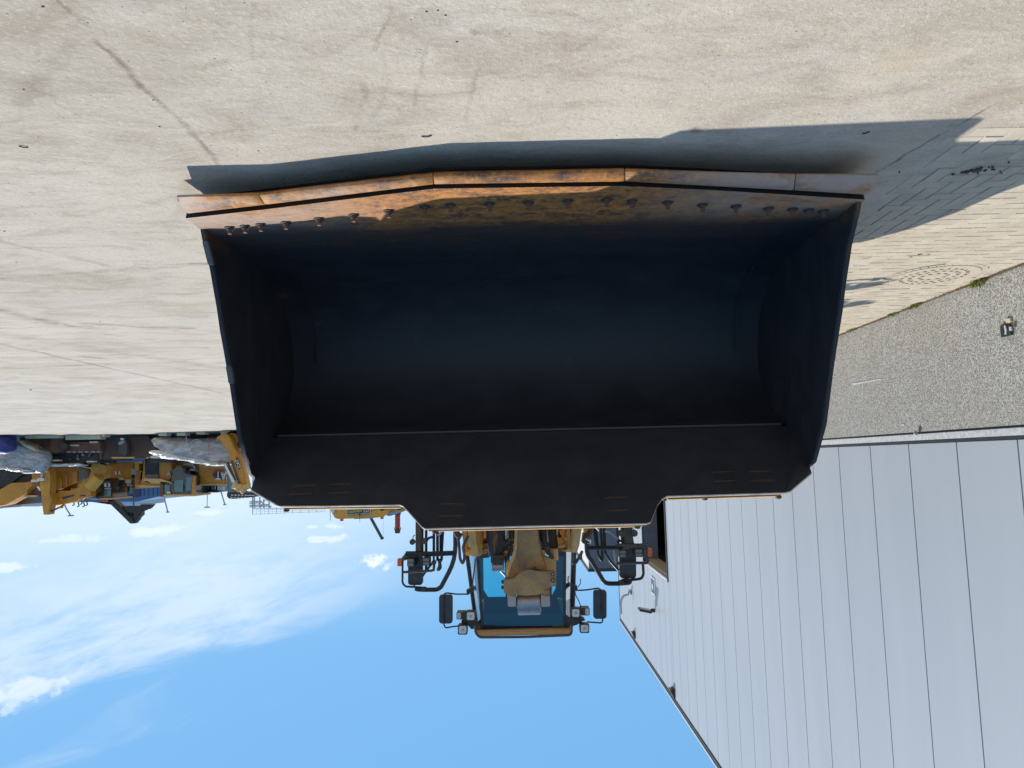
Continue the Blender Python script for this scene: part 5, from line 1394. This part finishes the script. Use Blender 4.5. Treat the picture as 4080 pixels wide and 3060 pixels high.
fs(r1, rrect(900, 1050, 945, 1100, 14), 37.05, .06, 'pin', 'fargdark', t)
c8 = fs(r1, [(1620, 940), (1690, 870), (1760, 850), (1830, 910), (1845, 1180), (1580, 1190), (1540, 1080)], 37.9, 1.6, 'cab', 'fargdark', t, .04)
fs(r1, q4(1720, 1050, 1825, 1150), 37.85, .04, 'cab_window', 'farglass', c8)
for x in (1740, 1800): fs(r1, rrect(x-18, 935, x+18, 995, 12), 37.83, .04, 'cab_lamp', 'lens', c8)
fs(r1, q4(1725, 1015, 1830, 1035), 37.83, .04, 'window_bar', 'galv', c8)
fs(r1, q4(1600, 1180, 1850, 1205), 37.7, 2, 'cab_roof', 'yellow_dusty', t)
fs(r1, rrect(1695, 1205, 1745, 1250, 8), 37.8, .2, 'beacon', 'orange', t)
fs(r1, [(1430, 1180), (1600, 1185), (1600, 1215), (1430, 1200)], 37.5, .3, 'roof_rack', 'galv', t)
for x, y in ((1210, 1270), (1290, 1290), (1340, 1250), (1380, 1290), (1430, 1270)):
    MB().tube([r1(x, y-40, 37.5), r1(x+20, y+20, 37.5), r1(x-15, y+35, 37.5)], .03, 6).build('hose', M['black'], t)
fs(r1, [(1500, 600), (1640, 590), (1560, 560), (1500, 570)], 37.3, 1, 'hitch', 'yellow_far', t)
x0, x1 = r1(1750, 0, 38).x, r1(1300, 0, 38).x
for x in (x0+.6, x1-.7):
    MB().cyl((x, 37.9, .8), (x, 38.7, .8), .8, n=28).build('wheel', M['rubber'], t, bevel=.06)
# --- large yellow cab-less body with mast at the left
t = thing('excavator', 'yellow machine with an upright folded stick and broad brown-yellow body near the photo edge', 'excavator', (P(230, 1735, 38.5).x, 38.5, 0))
fs(r1, [(820, 660), (1310, 660), (1500, 700), (1480, 900), (1300, 960), (1290, 1050), (830, 1050)], 38.9, 2.6, 'body', 'yellow_far', t, .05)
fs(r1, q4(1300, 705, 1490, 920), 38.8, .12, 'engine_bay', 'fargdark', t)
for x, y in ((1370, 735), (1460, 750), (1370, 805), (1385, 870)): fs(r1, rrect(x-16, y-16, x+16, y+16, 12), 38.77, .05, 'engine_part', 'farglass', t)
for a in ([(965, 840), (1020, 850), (1030, 1030), (980, 990)], [(1080, 780), (1110, 780), (1120, 990), (1090, 990)], [(1190, 740), (1280, 740), (1275, 960), (1200, 960)]):
    fs(r1, a, 38.83, .08, 'side_panel', 'yellow', t)
fs(r1, q4(975, 1018, 1190, 1042), 38.7, .2, 'top_rail', 'timber', t)
fs(r1, [(650, 560), (740, 520), (760, 640), (825, 740), (830, 960), (820, 1100), (850, 1200), (820, 1320), (795, 1455), (720, 1455), (700, 1320), (690, 1180), (660, 1000), (660, 760)], 36.5, .5, 'stick', 'yellow_far', t, .05)
fs(r1, q4(668, 690, 705, 900), 36.4, .1, 'ram', 'galv', t)
fs(r1, [(590, 660), (640, 700), (660, 740), (640, 740)], 36.4, .1, 'link', 'timber', t)
fs(r1, [(700, 690), (730, 690), (780, 740), (760, 750)], 36.4, .1, 'link', 'white', t)
fs(r1, rrect(510, 875, 600, 915, 18), 36.3, .2, 'lamp', 'lens', t); fs(r1, rrect(612, 850, 725, 900, 20), 36.3, .2, 'lamp', 'lens', t)
MB().tube([r1(800, 1420, 36.7), r1(960, 1345, 36.7), r1(1060, 1290, 36.9)], .05, 6).build('stay', M['rust'], t)
fs(r1, [(950, 1330), (1010, 1320), (1000, 1350), (960, 1350)], 36.7, .2, 'stay_end', 'yellow_far', t)
crawler(t, P(360, 1735, 38.7).x, P(190, 1735, 38.7).x, 38.7)
# --- leftmost machine, cropped by the frame
t = thing('excavator', 'yellow and black excavator boom cut off by the photo edge, teal cab window above it', 'excavator', (P(60, 1735, 37.5).x, 37.5, 0))
fs(r1, [(-500, 1030), (0, 1040), (190, 930), (420, 920), (530, 900), (520, 980), (440, 1060), (400, 1120), (330, 1160), (240, 1210), (100, 1290), (-500, 1400)], 37.3, .7, 'boom', 'yellow_far', t, .05)
fs(r1, [(-500, 740), (520, 720), (640, 760), (660, 900), (420, 920), (190, 930), (0, 1040), (-500, 1060)], 37.7, 2.5, 'body', 'rustdark', t)
fs(r1, [(-500, 690), (380, 700), (520, 720), (300, 840), (100, 1000), (-500, 1000)], 37.5, 2.5, 'counterweight', 'darkin', t)
fs(r1, [(400, 1100), (660, 1060), (680, 1160), (400, 1150)], 37.8, 2.0, 'rear_body', 'rust', t)
fs(r1, q4(385, 1135, 595, 1160), 37.6, .3, 'handrail', 'timber', t)
fs(r1, [(600, 990), (630, 990), (680, 1050), (660, 1060)], 37.2, .1, 'ram', 'chrome', t)
fs(r1, [(100, 1300), (250, 1200), (350, 1190), (370, 1290), (60, 1300)], 38.5, 1.5, 'cab', 'fargdark', t)
fs(r1, [(210, 1220), (325, 1195), (330, 1240), (220, 1250)], 38.45, .04, 'cab_window', 'farglass', t)
fs(r1, [(60, 1300), (370, 1285), (330, 1325), (-200, 1360), (-200, 1335)], 38.4, 1.6, 'cab_roof', 'galv', t)
fs(r1, rrect(-15, 1315, 20, 1355, 14), 38.3, .1, 'lamp', 'lens', t)
fs(r1, [(520, 770), (660, 770), (660, 900), (540, 900)], 37.4, .5, 'boom_foot', 'yellow_far', t)
crawler(t, P(150, 1735, 37.9).x, P(-60, 1735, 37.9).x, 37.9)

# --- things lying in front of the machines
t = thing('dozer_blade', 'dark brown steel blade standing upright beside the plastic-wrapped load', 'blade', (P(500, 1735, 35.5).x, 35.5, 0))
pts_ = [(0, 120), (640, 118), (640, 130), (800, 400), (620, 405), (600, 425), (0, 440)]
fs(r2, pts_, 36.1, .35, 'blade_plate', 'rustdark', t, .02)
fs(r2, [(0, 410), (620, 395), (620, 425), (0, 440)], 40.5, .5, 'top_edge', 'rust', t)
fs(r2, q4(150, 405, 450, 425), 35.95, .06, 'worn_edge', 'yellow_dusty', t)
fs(r2, q4(-12, 130, 12, 430), 36, .3, 'end_plate', 'rust', t)
fs(r2, rrect(665, 392, 760, 422, 8), 35.9, .3, 'end_cap', 'timber', t)
t = thing('rubber_bundle', 'grey bundle leaning against the dark brown blade', 'bundle', (r2(300, 120, 35.8).x, 35.8, 0))
fs(r2, [(240, 260), (225, 200), (300, 180), (330, 150), (355, 240), (360, 330), (330, 400), (240, 350)], 35.7, .3, 'sack', 'dustblack', t, .04)
fs(r2, [(225, 240), (245, 200), (310, 190), (330, 205), (270, 240)], 35.6, .2, 'sack_fold', 'worn', t, .03)
fs(r2, [(262, 175), (275, 150), (305, 155), (298, 185)], 35.6, .2, 'sack_tie', 'white', t)
def wrapped(f, pts, Y, dep, lab, nm, seed, strap=()):
    t = thing(nm, lab, 'wrapped load', (f(*pts[0], Y).x, Y, 0))
    P3 = [f(x, y, Y) for x, y in pts]
    c = sum(P3, Vector())/len(P3)
    bm = bmesh.new()
    rings = 9; prev = None
    for j in range(rings+1):
        u = j/rings*2-1                          # -1 .. 1 through the depth
        s_ = (1-abs(u)**3)**.5 if abs(u) < 1 else .0
        s_ = max(s_, .05)
        ring = []
        for i, p in enumerate(P3):
            k = 1+.05*noise.noise(Vector((i*1.7, j*1.3, seed)))
            q = c + (p-c)*s_*k; q.y = Y+dep/2+u*dep/2
            q.z = max(q.z, .06); ring.append(bm.verts.new(q))
        if prev:
            for i in range(len(ring)): bm.faces.new((prev[i], prev[(i+1) % len(ring)], ring[(i+1) % len(ring)], ring[i]))
        prev = ring
        if j in (0, rings): bm.faces.new(ring if j else ring[::-1])
    bmesh.ops.subdivide_edges(bm, edges=bm.edges, cuts=2, use_grid_fill=True)
    for v in bm.verts:
        d = noise.fractal(v.co*1.3+Vector((seed, 0, 0)), 1, 2, 5); v.co += Vector((0, -.12*d, .07*d))
    vs = [v.co.copy() for v in bm.verts]
    bm.verts.index_update(); fcs = [[v.index for v in q.verts] for q in bm.faces]; bm.free()
    m_ = MB(); m_.add(vs, fcs); m_.build('plastic_wrap', M['wrap'], t, smooth=True)
    for (a, b_, mt) in strap: MB().tube([f(*a, Y-.1), f(*b_, Y-.1)], .012, 5).build('strap', M[mt], t)
    return t
def dense(pts, n=3):
    out = []
    for i in range(len(pts)):
        a, b_ = pts[i], pts[(i+1) % len(pts)]
        for k in range(n): out.append((a[0]+(b_[0]-a[0])*k/n, a[1]+(b_[1]-a[1])*k/n))
    return out
wt = wrapped(r2, dense([(600, 190), (640, 140), (1000, 135), (1500, 150), (1730, 165), (1780, 270), (1775, 370), (1700, 480), (1620, 522), (1480, 500), (1200, 450), (930, 405), (830, 405), (740, 320), (650, 250)]), 34.7, 1.5,
             'long plastic-wrapped load on timbers between the brown blade and the loader bucket', 'wrapped_load', 1.0, (((1140, 100), (1160, 260), 'white'), ((1455, 140), (1450, 380), 'orange')))
MB().tube([r2(1180, 260, 34.6), r2(1220, 190, 34.5), r2(1300, 165, 34.5), r2(1370, 210, 34.5), r2(1410, 330, 34.6)], .025, 6).build('wrapped_hoop', M['galv'], wt)
# bright folds of film along the top of the load
M['film'] = paint('white_film', (0.80, 0.80, 0.80), 0.25, dirt=(0.5, 0.48, 0.46), dirt_amt=0.2, scale=3, bump=.6, bscale=4)
mb = MB(); rr = random.Random(5)
for i in range(44):
    u = i/43; x = 760+u*880; y = (340+u*190 if u < .12 else 378+(u-.12)*150)
    p = r2(x, y+rr.uniform(-8, 14), 35.1); mb.lump(p, (.42, .30, .055+.05*(u < .25)), i*3.1, 3, .5, 1.4)
mb.build('film_fold', M['film'], wt, smooth=True, stuff=True)
wt = wrapped(r1, dense([(-400, 230), (120, 190), (300, 240), (470, 330), (590, 400), (632, 500), (600, 640), (520, 765), (380, 755), (180, 710), (-400, 640)]), 34.5, 1.6,
             'grey plastic-wrapped load cut by the photo edge, blue tarp on its foot', 'wrapped_load', 4.0)
mb = MB()
for i in range(26):
    u = i/25; p = r1(-60+u*540, 655+u*90+rr.uniform(-14, 14), 34.9); mb.lump(p, (.26, .30, .05), i*2.1, 3, .5, 1.4)
mb.build('film_fold', M['film'], wt, smooth=True, stuff=True)
fs(r1, [(300, 240), (330, 230), (420, 300), (500, 320), (590, 380), (600, 410), (480, 370), (380, 310)], 34.4, .2, 'pale_hem', 'timber', wt)
o = MB().lump(r1(40, 275, 33.8), (.62, .5, .55), 3, 4, .3, 1.6).build('tarp_bundle', M['tarp'], smooth=True)
tag(o, 'dark blue tarpaulin heap at the very edge of the yard row', 'tarp')
wt = wrapped(r1, dense([(860, 600), (1100, 595), (1300, 600), (1390, 625), (1300, 655), (1150, 668), (980, 665), (880, 650)]), 36.1, .9,
             'low white plastic-covered roll lying on the dark frames', 'wrapped_roll', 8.0)
mb = MB()
for i in range(16):
    u = i/15; mb.lump(r1(880+u*400, 635+rr.uniform(-12, 10), 36), (.3, .25, .055), i*1.3, 3, .5, 1.4)
mb.build('film_fold', M['film'], wt, smooth=True, stuff=True)
t = thing('steel_bucket', 'brown rusty excavator bucket lying on timbers in front of the row', 'excavator bucket', (r1(800, 190, 31).x, 35.5, 0))
fs(r1, [(455, 190), (960, 180), (1040, 190), (1080, 300), (1000, 400), (900, 440), (700, 420), (620, 330), (460, 330), (440, 250)], 35.5, 1.2, 'shell', 'rust', t, .08)
fs(r1, [(670, 200), (820, 200), (820, 330), (680, 350)], 35.45, .1, 'wear_plate', 'rustdark', t, .02)
fs(r1, [(960, 240), (1060, 250), (1100, 300), (1100, 350), (1020, 400), (940, 360)], 35.4, .3, 'ear', 'rustdark', t, .03)
fs(r1, rrect(1020, 270, 1110, 360, 40), 35.36, .1, 'pin_boss', 'dustblack', t)
t = thing('steel_rack', 'flat dark steel frame lying on pale timbers beside the rusty bucket', 'steel frame', (r1(1400, 190, 31).x, 35.5, 0))
fs(r1, q4(1110, 250, 1660, 410), 35.8, 1.5, 'frame_panel', 'rust', t)
fs(r1, q4(700, 420, 1660, 600), 36.3, 1.5, 'under_frame', 'darkin', t)
for x0, y0, x1, y1 in ((1145, 295, 1300, 322), (1480, 240, 1610, 272), (1430, 565, 1545, 590), (865, 545, 970, 572)): fs(r1, q4(x0, y0, x1, y1), 35.7, .3, 'timber_block', 'timber', t)
for k in range(6): fs(r1, q4(1100+k*100, 408, 1140+k*100+rr.randint(0, 35), 430), 35.7, .3, 'spacer', 'worn', t)
for k in range(9):
    x, y = rr.randint(1120, 1600), rr.randint(445, 560); fs(r1, rrect(x-20, y-16, x+20, y+16, 10), 36.2, .1, 'casting', 'worn' if k % 3 == 0 else 'fargdark', t)
for x, y in ((760, 420), (820, 460), (720, 400)): MB().tube([r1(x-50, y-30, 35.7), r1(x+40, y+50, 35.7)], .05, 6).build('bar', M['worn'], t)
fs(r1, rrect(545, 345, 605, 405, 8), 35.5, .2, 'tag_plate', 'white', t)
for i, (f, x0, y0, x1, y1, Y_) in enumerate(((r1, 410, 150, 960, 185, 34.7), (r1, 1080, 170, 1660, 205, 35.1), (r2, 775, 85, 885, 120, 34.4), (r2, 1018, 82, 1135, 118, 34.4), (r2, 1278, 74, 1395, 96, 34.4), (r2, 1605, 62, 1900, 92, 34.1), (r2, 1680, 90, 1840, 120, 34.4), (r2, 20, 92, 58, 118, 35), (r1, 165, 205, 210, 235, 34.5))):
    a, b_ = f(x0, y0, Y_), f(x1, y1, Y_)
    lo, hi = min(a.z, b_.z), max(a.z, b_.z)
    lo = 0.004
    o = MB().bb(a.x, b_.x, Y_, Y_+.5, lo, max(hi, .12)).build('sleeper', M['timber'], bevel=.012)
    labs = ('long pale timber beam under the rusty bucket', 'long pale timber beam under the dark steel frame', 'pale timber block under the wrapped load, farthest from the bucket', 'pale timber block under the middle of the wrapped load', 'thin pale timber under the wrapped load towards the loader bucket', 'long pale plank on the ground right beside the loader bucket', 'pale plank behind the plank beside the loader bucket', 'tiny pale block at the foot of the dark blade', 'small pale block beside the blue tarpaulin')
    tag(o, labs[i], 'timber', 'timbers on the ground under the row')

# --- raised dark grab arm
t = thing('grab_arm', 'dark folded crane arm with an angular hook head sticking up above the row', 'crane arm', (r2(300, 120, 36).x, 40.5, 0))
fs(r2, [(80, 985), (165, 965), (230, 1030), (270, 1065), (360, 1170), (430, 1230), (450, 1295), (395, 1295)], 40.5, .5, 'arm', 'black', t, .03)
fs(r2, [(262, 1066), (400, 1058), (525, 1060), (530, 1040), (700, 1040), (672, 1048), (640, 1100), (560, 1105), (545, 1135), (548, 1180), (505, 1218), (490, 1250), (450, 1293), (405, 1293), (428, 1240), (420, 1212), (450, 1190), (440, 1148), (400, 1136), (345, 1142)], 40.6, .4, 'head', 'black', t, .02)
fs(r2, q4(525, 1022, 712, 1036), 40.45, .2, 'head_plate', 'galv', t)
fs(r2, [(70, 960), (170, 960), (170, 985), (80, 1000)], 40.5, .6, 'arm_base', 'rustdark', t)
MB().tube([r2(90, 980, 40.8), r2(95, 800, 40.8), (r2(95, 800, 40.8).x, 40.8, 0)], .25, 8).build('arm_post', M['fargdark'], t)
# --- whip aerials and thin masts
for i, (f, a, b_, Y_, lab) in enumerate(((r2, (850, 940), (900, 1140), 38.7, 'leaning grey lamp mast behind the tinted cab'), (r2, (1430, 870), (1425, 1075), 40, 'thin upright mast topped with a small cross bar'), (r2, (1605, 850), (1662, 1040), 40, 'leaning thin mast nearest the loader bucket'), (r1, (1065, 1310), (1170, 1470), 39, 'slender leaning mast above the yellow lift arms'))):
    p, q = f(*a, Y_), f(*b_, Y_)
    t = thing('mast', lab, 'mast', (p.x, Y_, 0), 'thin masts sticking up above the row')
    MB().tube([(p.x, Y_, 0), p, q], .035 if i != 1 else .02, 6).build('pole', M['galv'], t)
    MB().box(q, (.28 if i in (1, 3) else .14, .1, .07)).build('head', M['galv'], t)
# --- blue hall far behind
t = thing('blue_hall', 'low blue industrial hall with a shallow pitched roof far behind the machines', 'hall', (r2(300, 700, 70).x, 70, 0))
fs(r2, [(-1200, 100), (1300, 100), (1300, 860), (780, 932), (500, 1000), (-1200, 1018)], 70, 12, 'wall', 'blueb', t)
a = r2(220, 1004, 69.5); b_ = r2(520, 1060, 69.5)
fs(r1, [(1450, 1235), (2250, 1235), (2250, 1310), (1980, 1310), (1930, 1250)], 74, 6, 'white_annex', 'white', t)
fs(r1, [(380, 1250), (760, 1240), (760, 1300), (640, 1320), (380, 1320)], 74, 6, 'white_annex', 'white', t)
for k in range(3): fs(r2, rrect(180+k*120, 820, 290+k*120, 935, 20), 69.9, .08, 'window', 'navy', t)
for x in range(-1100, 1300, 60): fs(r2, q4(x, 640, x+3, 925), 69.95, .04, 'cladding_rib', 'navy', t)
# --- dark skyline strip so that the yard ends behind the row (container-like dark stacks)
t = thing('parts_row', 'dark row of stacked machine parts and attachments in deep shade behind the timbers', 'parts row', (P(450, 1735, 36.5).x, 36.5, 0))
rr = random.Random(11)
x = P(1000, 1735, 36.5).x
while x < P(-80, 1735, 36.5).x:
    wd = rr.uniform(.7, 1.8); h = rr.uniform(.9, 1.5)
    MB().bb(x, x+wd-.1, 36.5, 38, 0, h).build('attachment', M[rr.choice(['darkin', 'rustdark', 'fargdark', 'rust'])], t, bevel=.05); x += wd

# --- scaffold tower
t = thing('scaffold', 'grey tube scaffold deck with guard rails rising behind the bucket corner', 'scaffold', (r3(200, 300, 60).x, 60, 0))
def sline(a, b_, r_, nm='tube', Y_=60): return MB().tube([r3(*a, Y_), r3(*b_, Y_)], r_*.55, 6).build(nm, M['galv'], t)
sline((85, 410), (1060, 400), .06); sline((85, 485), (1000, 450), .03); sline((85, 430), (1000, 415), .03); sline((85, 455), (1000, 430), .02)
for x in range(85, 1080, 104): sline((x, 395), (x, 492-(x-85)*.035), .03)
for x in range(137, 600, 104): sline((x, 405), (x, 480-(x-85)*.035), .015)
for x, y in ((110, 230), (180, 260), (230, 290)): sline((x, y), (x, 400), .1)
for y, x1 in ((325, 210), (345, 230), (370, 290), (390, 330)): sline((45, y), (x1, y-10), .09, 'deck')
for a, b_ in (((100, 300), (240, 400)), ((180, 400), (260, 290)), ((200, 330), (330, 405))): sline(a, b_, .05)
sline((85, 380), (85, 490), .05)
for x in (85, 300, 600, 900): 
    p = r3(x, 400, 60); MB().cyl((p.x, 60, 0), p, .06, n=6).build('standard', M['galv'], t)
# --- yellow vehicle body with logistics board
t = thing('dump_truck', 'yellow tipper body with a blue and yellow LOGISTICS board seen over the bucket edge', 'truck', (r3(1450, 450, 16).x, 16, 0))
ty = 16.0
fs(r3, [(1092, 300), (1700, 300), (1860, 420), (1800, 500), (1780, 518), (1400, 540), (1190, 545), (1160, 535), (1120, 480), (1095, 430)], ty, 1.6, 'body', 'yellow', t, .04)
fs(r3, [(1085, 380), (1110, 380), (1172, 520), (1165, 545), (1140, 520)], ty+.02, 1.5, 'body_end', 'yellow_dusty', t, .02)
fs(r3, [(1800, 440), (1960, 440), (2030, 455), (1930, 490), (1860, 510), (1810, 500)], ty+.3, 1.0, 'mirror_housing', 'galv', t, .03)
p = r3(1135, 442, ty-.02); MB().cyl(p, p+Vector((0, -.04, 0)), .035, n=12).build('rivet', M['lens'], t)
bd = fs(r3, [(1292, 422), (1610, 402), (1618, 470), (1300, 490)], ty-.06, .04, 'board', 'white', t)
fs(r3, [(1302, 430), (1603, 410), (1610, 464), (1308, 483)], ty-.075, .02, 'board_face', 'navy', bd)
text('LOGISTICS', r3, 1500, 432, 1313, 464, ty-.085, 'signyellow', bd, bold=.01, ang=R(3.6))
text('ZTZ', r3, 1602, 424, 1520, 456, ty-.085, 'white', bd, bold=.01, ang=R(3.6))
for x in (1237, 1760):
    p = r3(x, 548, ty+.4)
    fs(r3, rrect(x-18, 540-(x-1237)*.05, x+18, 574-(x-1237)*.05, 6), ty+.3, .09, 'beacon', 'amber', t, .01)
fs(r3, [(1400, 538), (1780, 508), (1780, 518), (1600, 540), (1400, 548)], ty+.5, .05, 'top_rail', 'galv', t)
p = r3(1468, 492, ty-.08); MB().lump(p, (.03, .03, .02), 1, 2, .1).build('lamp_knob', M['black'], t)
MB().tube([r3(1468, 492, ty-.08), r3(1478, 590, ty-.08)], .004, 5).build('aerial', M['black'], t)
MB().tube([r3(1092, 400, ty), r3(1092, 565, ty)], .006, 5).build('aerial', M['black'], t)
MB().bb(r3(1780, 400, ty).x, r3(1120, 400, ty).x, ty+.1, ty+2.2, .9, r3(1500, 320, ty).z).build('lower_body', M['yellow'], t)
for k in range(2):
    for yy in (ty+.4, ty+3.4):
        x = (r3(1700, 400, ty).x, r3(1180, 400, ty).x)[k]
        MB().cyl((x-.25, yy, .7), (x+.25, yy, .7), .7, n=26).build('wheel', M['rubber'], t, bevel=.05)
MB().bb(r3(1700, 400, ty).x, r3(1180, 400, ty).x, ty+.5, ty+4, .6, .95).build('chassis', M['black'], t)
# brown-yellow beam with bolts just behind the guard
t = None
a = slab(lambda x, y, Y: at_line(980+x/3.253, 1900+y/3.253, Y), [(1620, 440), (1740, 380), (1770, 330), (2010, 330), (2100, 380), (2100, 442)], 6.1, .12).build('hinge_plate', M['yellow'], LD, bevel=.008)
for x, y in ((1767, 418), (1980, 408)):
    p = at_line(980+x/3.253, 1900+y/3.253, 6.09); MB().cyl(p, p+Vector((0, -.015, 0)), .016, n=8).build('bolt_head', M['dustblack'], a)
# mirror-side plate tip on the other flank
q_ = lambda x, y, Y: at_line(2400+x*.7595, 1900+y*.7595, Y)
slab(q_, [(310, 110), (322, 100), (380, 118), (322, 126)], 6.1, .1).build('hinge_plate', M['rust'], LD)
# --- thin boom rod and red post
t = thing('boom_rod', 'thin dark teal rod leaning out above the yellow tipper body', 'rod', (r3(1590, 540, 24).x, 24, 0))
MB().tube([r3(1585, 470, 24), r3(1765, 800, 24)], .05, 8).build('rod', M['teal'], t)
MB().tube([r3(1748, 805, 24), r3(1785, 790, 24)], .035, 6).build('rod_head', M['teal'], t)
MB().tube([r3(1782, 560, 24), r3(1782, 790, 24)], .004, 4).build('wire', M['galv'], t)
MB().tube([r3(1585, 470, 24.0), (r3(1500, 400, 24).x, 24, 0)], .09, 8).build('rod_foot', M['teal'], t)
t = thing('red_ram', 'stubby dark red hydraulic post with a steel tip standing beyond the tipper', 'hydraulic post', (r3(1965, 500, 22).x, 22, 0))
a, b_ = r3(1965, 460, 22), r3(1965, 660, 22)
MB().cyl((a.x, 22, 0), a, .12, n=18).build('base', M['dustblack'], t)
MB().cyl(a, b_, .08, n=18).build('barrel', M['red'], t)
MB().cyl(b_, r3(1963, 730, 22), .075, .09, n=18).build('tip', M['rustdark'], t, bevel=.02)
MB().cyl(r3(1965, 460, 22), r3(1963, 490, 22), .10, n=18).build('collar', M['black'], t)
for s_ in (-1, 1): MB().tube([r3(1965+s_*30, 655, 22), r3(1965+s_*42, 665, 22), r3(1965+s_*34, 690, 22)], .015, 5).build('hook', M['steel'], t)
SC.cycles.use_denoising = True
